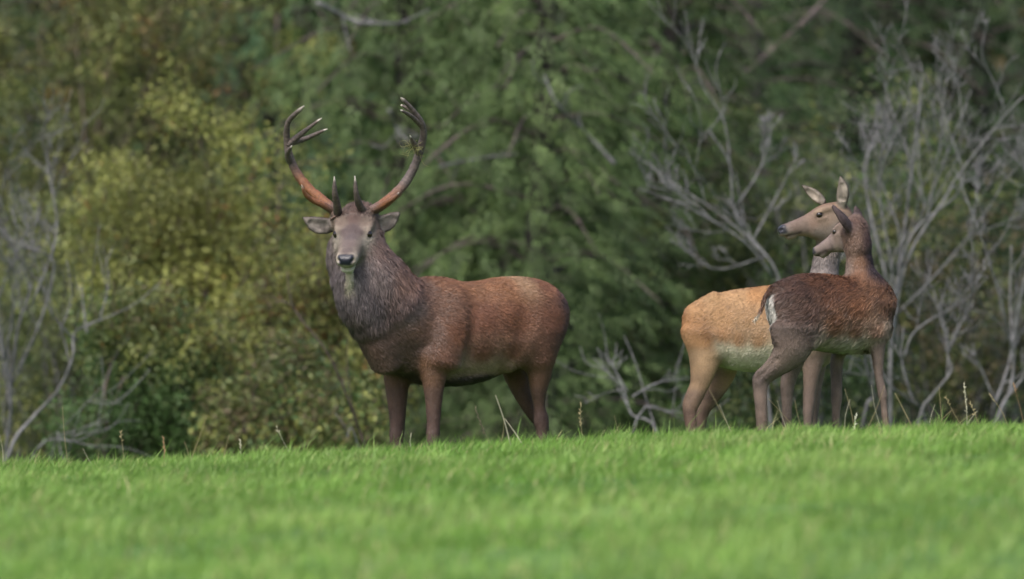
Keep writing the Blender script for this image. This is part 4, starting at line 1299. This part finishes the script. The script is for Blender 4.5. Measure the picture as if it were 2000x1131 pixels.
# dark young hind, rump towards us, head turned back
def cfg_dark():
    Y, S = 49.4, 324.0
    d = lambda u, v=0: (u - 1610) / S * math.tan(R(25)) - v * math.cos(R(25))
    fx = unit(np.array([-.268, .16, -.160]))
    c = dict(Y=Y, S=S, ang=25, base=(1610, 860), u0=1610, L=.355, hw=.078, seed=601, nfur=100000, furw=.0034,
             label='dark brown shaggy young hind with a white rump patch, head turned back',
             lo=at(1440, 880, Y) + np.array([0, -.65, -.03]), hi=at(1775, 385, Y) + np.array([0, .75, .03]))
    c['torso'] = [(1514, 572, 648, .08), (1532, 549, 662, .13), (1562, 538, 674, .18), (1600, 537, 680, .195), (1640, 541, 686, .20), (1670, 541, 687, .185), (1698, 541, 684, .16), (1716, 556, 672, .12), (1726, 580, 655, .08)]
    c['muscle'] = [[(1535, 585, .11, .11, .06), (1545, 630, .14, .13, .065), (1560, 668, .13, .10, .05)],
                   [(1552, 585, -.07, .09, .05), (1556, 640, -.09, .10, .05)],
                   [(1690, 600, .11, .09, .06), (1697, 650, .13, .08, .055)],
                   [(1690, 600, -.11, .09, .06), (1690, 660, -.12, .07, .05)]]
    c['neck'] = [(1700, 600, d(1690), 44, 44), (1688, 560, d(1690), 38, 36), (1680, 530, .13, 28.5, 28), (1678, 500, .13, 24.5, 24), (1675, 470, .12, 21.5, 22), (1668, 450, .12, 22, 22)]
    n_, f_ = d(1540, .14), d(1545, -.10)
    c['legs'] = [[(1549, 640, n_, 48, 26), (1548, 675, n_, 42, 24), (1532, 700, n_, 31, 20), (1508, 722, n_, 21, 15), (1488, 740, n_, 19, 12), (1485, 764, n_, 14, 11), (1487, 800, n_, 12, 10), (1488, 832, n_, 11, 9), (1489, 846, n_ - .01, 8.5, 8.5)],
                 [(1552, 650, f_, 38, 24), (1552, 690, f_, 26, 20), (1545, 725, f_, 17, 14), (1538, 752, f_, 14, 12), (1537, 780, f_, 11, 10), (1537, 815, f_, 9, 9), (1536, 838, f_, 9.5, 9), (1537, 848, f_, 8.5, 8.5)],
                 [(1712, 640, d(1698, .12), 26, 20), (1714, 672, d(1698, .12), 16, 15), (1715, 705, d(1698, .12), 11, 11), (1717, 738, d(1698, .12), 7.8, 8), (1723, 766, d(1698, .12), 9.2, 9), (1726, 790, d(1698, .12), 6.2, 6.5), (1730, 825, d(1698, .12), 6.5, 6.5), (1732, 840, d(1698, .12), 7.5, 7.5), (1735, 848, d(1698, .12), 6.5, 6.5)],
                 [(1655, 650, d(1680, -.11), 24, 20), (1640, 685, d(1680, -.11), 15, 14), (1634, 712, d(1680, -.11), 12.5, 12), (1634, 750, d(1680, -.11), 11, 11), (1634, 778, d(1680, -.11), 10.5, 10.5), (1633, 800, d(1680, -.11), 8.2, 8), (1633, 828, d(1680, -.11), 7.5, 7.5), (1634, 842, d(1680, -.11), 8, 8), (1636, 849, d(1680, -.11), 7, 7)]]
    dt = d(1515) - .05
    c['tail'] = [(1512, 564, dt + .03, 6, 8), (1500, 572, dt + .01, 4, 5), (1492, 586, dt, 3, 4), (1487, 604, dt - .01, 2.8, 3.5), (1480, 618, dt - .01, 2.5, 3), (1472, 626, dt - .01, 2.2, 2.5)]
    c['hollow'] = [[(1592, 575, .235, .045, .03), (1590, 630, .245, .035, .035)]]
    c['tailc'] = (608, 10, A(96, 66, 50), A(206, 190, 170))
    c['nose'] = (1588, 490, .34); c['fwd'] = fx
    c['nape'] = ((1668, 452, .12, 20, 20), (1676, 480, .12, 22, 22))
    c['ears'] = [([(1664, 452, .07), (1657, 443, .05), (1648, 430, .03), (1637, 416, .02), (1625, 402, .02)], [.024, .036, .040, .026, .005], np.array([-.6, .5, -.3])),
                 ([(1678, 442, .19), (1677, 432, .20), (1675, 422, .21), (1673, 412, .21), (1670, 403, .21)], [.024, .034, .034, .022, .005], np.array([-.4, .8, 0]))]
    c['cear'] = (A(92, 76, 78), A(140, 122, 116))
    c['cbody'] = [(1520, 580, A(94, 70, 60)), (1525, 620, A(104, 80, 70)), (1545, 560, A(92, 64, 52)), (1560, 610, A(106, 78, 66)), (1555, 650, A(122, 102, 94)), (1580, 545, A(104, 68, 48)), (1600, 580, A(110, 72, 52)), (1640, 550, A(116, 76, 54)), (1650, 600, A(136, 90, 62)), (1690, 555, A(122, 84, 60)), (1715, 600, A(134, 96, 72)),
                  (1610, 625, A(128, 86, 60)), (1650, 645, A(138, 98, 74)), (1690, 645, A(138, 104, 84)), (1610, 645, A(130, 90, 66)), (1585, 664, A(176, 156, 136)), (1610, 664, A(196, 180, 160)), (1640, 668, A(206, 194, 174)), (1670, 668, A(206, 192, 170)), (1695, 668, A(180, 160, 142)), (1610, 690, A(196, 186, 166)), (1650, 690, A(200, 190, 170)), (1724, 640, A(186, 166, 146))]
    c['cneck'] = [(1650, 520, A(146, 126, 116)), (1660, 500, A(138, 112, 98)), (1680, 510, A(132, 94, 70)), (1700, 500, A(66, 48, 52)), (1706, 525, A(60, 46, 50)), (1694, 470, A(82, 60, 58)), (1675, 470, A(124, 96, 82)), (1680, 540, A(128, 90, 68)), (1690, 570, A(108, 76, 60))]
    c['cleg'] = [(660, A(124, 104, 98)), (700, A(138, 118, 110)), (740, A(134, 114, 108)), (790, A(144, 122, 114)), (830, A(128, 106, 98))]
    c['chead'] = [(0, 0, .15, A(120, 96, 86)), (.2, 0, .18, A(130, 104, 92)), (.5, 0, .1, A(134, 112, 108)), (.8, 0, .04, A(124, 104, 102)), (.35, .2, -.05, A(160, 138, 128)), (.25, .2, -.15, A(162, 142, 134)), (.6, .14, -.08, A(156, 136, 132)), (.8, .1, -.1, A(150, 132, 128)), (.85, 0, -.18, A(180, 166, 150)), (.5, .05, -.24, A(170, 154, 136)), (.2, .1, -.28, A(150, 132, 122))]
    c['patch'] = (1575, .10, 572, 668)
    c['fur'] = (.040, .017); c['belly'] = 655; c['lift'] = .34; c['clump'] = .65
    return c


# golden hind behind, side on, head turned back
def cfg_gold():
    Y, S = 51.0, 314.0
    ang = -6
    d = lambda u, v=0: (u - 1490) / S * math.tan(R(ang)) - v * math.cos(R(ang))
    c = dict(Y=Y, S=S, ang=ang, base=(1490, 912), u0=1490, L=.43, hw=.088, seed=701, nfur=80000, furw=.0032,
             label='golden tan hind with a cream belly standing behind the dark brown hind', 
             lo=at(1300, 935, Y) + np.array([0, -.45, -.03]), hi=at(1690, 328, Y) + np.array([0, .5, .03]))
    c['torso'] = [(1347, 612, 652, .09), (1358, 596, 680, .14), (1388, 577, 704, .18), (1428, 567, 720, .205), (1470, 562, 726, .225), (1520, 556, 726, .225), (1560, 553, 724, .21), (1600, 556, 718, .18), (1628, 574, 702, .13), (1640, 600, 680, .08)]
    c['muscle'] = [[(1378, 612, .12, .12, .06), (1382, 650, .14, .13, .06), (1395, 690, .13, .08, .045)], [(1378, 620, -.12, .12, .06), (1392, 690, -.13, .10, .05)],
                   [(1590, 620, .11, .10, .06), (1592, 680, .12, .08, .05)], [(1595, 620, -.11, .10, .06), (1598, 680, -.12, .08, .05)],
                   [(1356, 612, .07, .05, .04), (1402, 585, .10, .05, .04)]]
    c['neck'] = [(1606, 620, d(1600), 50, 44), (1606, 575, d(1600), 36, 34), (1610, 535, .0, 27, 27), (1618, 490, .0, 25, 24), (1632, 450, .0, 25, 24), (1638, 425, .0, 24, 24)]
    n_, f_ = d(1380, .13), d(1400, -.12)
    c['legs'] = [[(1382, 650, n_, 42, 24), (1378, 690, n_, 34, 22), (1373, 725, n_, 25, 18), (1365, 755, n_, 18.5, 14), (1351, 785, n_, 17, 12), (1347, 804, n_, 13.5, 11), (1350, 840, n_, 10.5, 9.5), (1348, 880, n_, 9.5, 9), (1350, 898, n_, 8.5, 8.5)],
                 [(1405, 680, f_, 34, 24), (1416, 712, f_, 27, 20), (1408, 745, f_, 20, 15), (1388, 778, f_, 16, 13), (1372, 803, f_, 14, 11), (1367, 840, f_, 10.5, 9.5), (1363, 880, f_, 9, 9), (1364, 898, f_, 8.5, 8.5)],
                 [(1587, 680, d(1590, .12), 28, 20), (1586, 715, d(1590, .12), 19, 16), (1583, 750, d(1590, .12), 14, 13), (1580, 785, d(1590, .12), 11.5, 11), (1579, 805, d(1590, .12), 10.5, 10.5), (1578, 840, d(1590, .12), 8, 8), (1578, 882, d(1590, .12), 8.5, 8.5), (1580, 899, d(1590, .12), 7.5, 7.5)],
                 [(1596, 680, d(1596, -.12), 28, 20), (1595, 715, d(1596, -.12), 19, 16), (1593, 750, d(1596, -.12), 13, 13), (1590, 785, d(1596, -.12), 11, 11), (1588, 805, d(1596, -.12), 10.5, 10.5), (1587, 840, d(1596, -.12), 8, 8), (1587, 882, d(1596, -.12), 8.5, 8.5), (1589, 899, d(1596, -.12), 7.5, 7.5)]]
    c['tail'] = [(1348, 606, d(1345), 9, 8), (1340, 622, d(1340), 8, 7), (1338, 640, d(1340), 5, 4)]
    c['hollow'] = [[(1418, 592, .25, .05, .035), (1414, 640, .262, .04, .04)]]
    c['tailc'] = (622, 20, A(166, 116, 72), A(176, 130, 90))
    c['nose'] = (1519, 446, -.09); c['fwd'] = unit(np.array([-.41, -.09, -.105]))
    c['nape'] = ((1638, 428, .0, 25, 25), (1630, 455, .0, 25, 25))
    c['ears'] = [([(1644, 402, -.06), (1645, 391, -.07), (1646, 377, -.08), (1645, 360, -.08), (1641, 344, -.07)], [.026, .037, .041, .028, .005], np.array([-.25, -1, 0])),
                 ([(1609, 396, .07), (1600, 388, .09), (1590, 380, .10), (1578, 371, .10), (1566, 362, .10)], [.024, .033, .034, .024, .005], np.array([-.35, -1, -.1]))]
    c['cear'] = (A(76, 60, 56), A(176, 162, 150))
    c['cbody'] = [(1345, 620, A(170, 122, 80)), (1360, 600, A(184, 140, 98)), (1370, 640, A(174, 128, 88)), (1385, 665, A(150, 102, 66)), (1365, 690, A(182, 140, 100)), (1400, 580, A(194, 152, 110)), (1420, 620, A(186, 142, 100)), (1450, 575, A(196, 154, 112)), (1480, 570, A(188, 138, 92)), (1470, 620, A(188, 146, 106)), (1420, 655, A(178, 132, 92)), (1450, 664, A(178, 134, 96)), (1490, 666, A(180, 138, 102)), (1415, 684, A(226, 214, 188)), (1440, 688, A(236, 226, 202)), (1470, 690, A(236, 226, 202)), (1500, 690, A(230, 220, 196)), (1440, 715, A(236, 226, 204)), (1490, 712, A(236, 226, 204)), (1402, 690, A(214, 192, 164)), (1540, 620, A(176, 130, 90)), (1600, 640, A(150, 116, 92)), (1560, 715, A(180, 164, 140))]
    c['cneck'] = [(1600, 520, A(142, 130, 128)), (1625, 520, A(134, 122, 122)), (1610, 560, A(140, 122, 112)), (1640, 440, A(150, 124, 104)), (1625, 480, A(146, 130, 124))]
    c['cleg'] = [(660, A(172, 128, 90)), (700, A(184, 150, 120)), (740, A(168, 136, 110)), (780, A(138, 112, 98)), (820, A(112, 88, 80)), (880, A(98, 78, 72))]
    c['cfront'] = (1520, A(124, 106, 100))
    c['chead'] = [(0, 0, .15, A(160, 120, 90)), (.15, 0, .2, A(166, 124, 92)), (.3, 0, .18, A(156, 118, 92)), (.5, 0, .12, A(142, 108, 92)), (.7, 0, .06, A(132, 102, 92)), (.85, 0, .03, A(118, 96, 92)), (.38, .16, .08, A(176, 146, 118)), (.3, .2, -.06, A(164, 136, 116)), (.5, .15, -.04, A(154, 122, 104)), (.6, .13, -.1, A(150, 126, 114)), (.25, .18, -.2, A(160, 142, 132)), (.45, .1, -.2, A(168, 152, 142)), (.78, .1, -.05, A(146, 118, 106)), (.85, .08, -.11, A(170, 150, 138)), (.85, 0, -.18, A(190, 176, 146)), (.6, .03, -.23, A(182, 166, 138)), (.95, .1, -.12, A(190, 184, 184))]
    g_ = A(132, 116, 108)
    c['chead'] = [(a, b, d_, (col * .6 + g_ * .4) * .88) for a, b, d_, col in c['chead']]
    c['fur'] = (.018, .026); c['lift'] = .26; c['clump'] = .4
    return c


build_hind(cfg_gold())
build_hind(cfg_dark())


# ---------------------------------------------------------------- dry grass stalks on the crest
def stalk(base_px, tip_px, label, Y=46.9, r=0.0021, head=None, col=(0.34, 0.29, 0.15), bend=0.1, seed=0):
    rg = np.random.default_rng(seed + int(base_px[0]))
    b = at(*base_px, Y); t = at(*tip_px, Y + rg.uniform(-.05, .05))
    gz = float(ground_z(np.array([b[0]]), np.array([Y]))[0])
    b0 = np.array([b[0], Y, gz - 0.01])
    mid = (b0 + t) / 2 + np.array([rg.uniform(-1, 1) * bend * 0.15, 0, bend * 0.12])
    P = catmull([b0, mid, t], 7)
    root = empty('dry_grass_stalk', b0)
    s = Soup(); tube(s, P, np.linspace(r, r * 0.5, len(P)), 5, np.array(col) * 0.75)
    s.build('stem', M_STRAW, root, b0)
    if head:
        hs = Soup(); T = unit(P[-1] - P[-3])
        for k in range(int(9 * head)):
            f = k / (9 * head)
            p = P[-1] - T * 0.055 * head * f
            dd = unit(T + rg.normal(0, .45, 3))
            tube(hs, [p, p + dd * .008, p + dd * .017], [.0022, .0032, .0008], 5, np.array(col) * rg.uniform(.7, 1.2))
        hs.build('seed_head', M_STRAW, root, b0)
    tag(root, label, 'grass stalk', 'dry grass stalks along the crest')


GOLD = (0.36, 0.30, 0.16); PALE = (0.5, 0.47, 0.34); RUST = (0.30, 0.19, 0.10)
for a, b, lab, kw in (
    ((580, 884), (541, 836), "long pale leaning grass stalk with a seed head, standing left of the stag", dict(head=1.6, col=PALE)),
    ((245, 890), (236, 845), "thin upright golden stalk with a small seed head under the low olive willow bush", dict(head=1, col=GOLD)),
    ((318, 892), (319, 856), "short stout rust-coloured seed head on the crest", dict(head=1.8, col=RUST, r=.004)),
    ((472, 885), (469, 862), "short pale seeding stalk next to the low yellowing willow bush", dict(head=1, col=PALE)),
    ((135, 890), (122, 795), "tall thin bare stalk in front of the fallen grey twigs", dict(col=GOLD)),
    ((190, 890), (162, 876), "pale grass stalk lying low beside the fallen grey twigs", dict(col=PALE)),
    ((365, 888), (404, 812), "tall bare golden stalk leaning towards the stag, below the orange leaves", dict(col=GOLD)),
    ((435, 884), (448, 850), "short bare golden stalk between the tall golden one and the stag", dict(col=GOLD)),
    ((5, 895), (0, 850), "pale bare stalk at the foot of the tangled grey shrub", dict(col=PALE)),
    ((372, 890), (360, 862), "short golden stalk at the foot of the tall leaning golden one", dict(col=GOLD)),
    ((965, 852), (928, 798), "dark feathery seed head leaning under the stag's belly", dict(head=3, col=(0.2, 0.17, 0.11))),
    ((1028, 848), (986, 818), "pale bent stalk touching the stag's hind hooves", dict(col=PALE, r=.0034)),
    ((1000, 838), (968, 772), "tall straight pale stalk leaning under the stag's belly", dict(col=PALE, r=.004)),
    ((975, 850), (985, 818), "short golden stalk below the dark feathery seed head", dict(col=GOLD)),
    ((806, 862), (803, 846), "stubby pale stalk between the stag's two forelegs", dict(col=PALE, r=.0045)),
    ((1142, 848), (1134, 790), "upright golden stalk with a fluffy head just behind the stag's rump", dict(head=2.5, col=GOLD)),
    ((1215, 845), (1200, 812), "bare golden stalk below the pale dead branch", dict(col=GOLD)),
    ((1310, 845), (1316, 815), "fresh green stalk beside the golden hind's hind hooves", dict(col=(0.2, 0.28, 0.06))),
    ((1440, 842), (1386, 762), "long golden stalk leaning across the golden hind's hind leg", dict(col=GOLD)),
    ((1436, 842), (1405, 790), "pale stalk rooted with the long golden one by the golden hind's leg", dict(col=PALE)),
    ((1575, 836), (1500, 778), "long golden stalk slanting across the dark hind's hind legs", dict(col=GOLD)),
    ((1545, 836), (1518, 782), "pale stalk between the dark hind's two hind legs", dict(col=PALE)),
    ((1574, 836), (1552, 780), "golden stalk in front of the golden hind's forelegs", dict(col=GOLD)),
    ((1684, 826), (1728, 752), "golden stalk leaning against the dark hind's near foreleg", dict(col=GOLD)),
    ((1727, 828), (1702, 752), "pale stalk crossing the dark hind's near foreleg the other way", dict(col=PALE)),
    ((1676, 830), (1672, 812), "small whitish flower head on the grass under the dark hind", dict(head=2.2, col=(0.6, 0.6, 0.45))),
    ((1672, 830), (1650, 760), "golden stalk rising under the dark hind's belly", dict(col=GOLD)),
    ((1650, 830), (1660, 780), "pale stalk by the dark hind's far foreleg", dict(col=PALE)),
    ((1790, 826), (1748, 768), "thick golden stalk leaning towards the dark hind's foreleg", dict(col=GOLD, r=.004)),
    ((1889, 822), (1883, 752), "tall upright pale stalk with a long seed head beside the bare shrub", dict(head=3, col=PALE)),
    ((1890, 815), (1848, 776), "golden seeding stalk leaning over from the foot of the tall pale one", dict(head=1.2, col=GOLD)),
    ((1842, 824), (1834, 756), "tall bare upright golden stalk among crooked grey stems", dict(col=GOLD)),
    ((1974, 818), (1934, 772), "golden stalk with a small head leaning over the thick pale stems' foot", dict(col=GOLD, head=1)),
    ((1920, 818), (1896, 788), "short golden stalk with a full seed head beside the tall pale one", dict(head=1.6, col=GOLD)),
    ((1812, 824), (1826, 790), "short bare pale stalk at the foot of the crooked grey stems", dict(col=PALE)),
    ((1826, 820), (1860, 800), "low bent golden stalk among the crooked grey stems", dict(col=GOLD)),
    ((2005, 815), (1980, 752), "rusty stalk with a small seed head beyond the thick pale stems", dict(head=1, col=RUST)),
    ((1850, 824), (1900, 808), "golden stalk lying nearly flat in front of the tall pale seeding stalk", dict(col=GOLD)),
    ((1880, 822), (1910, 802), "short pale stalk leaning beside the tall seeding stalk", dict(col=PALE)),
):
    stalk(a, b, lab, **kw)
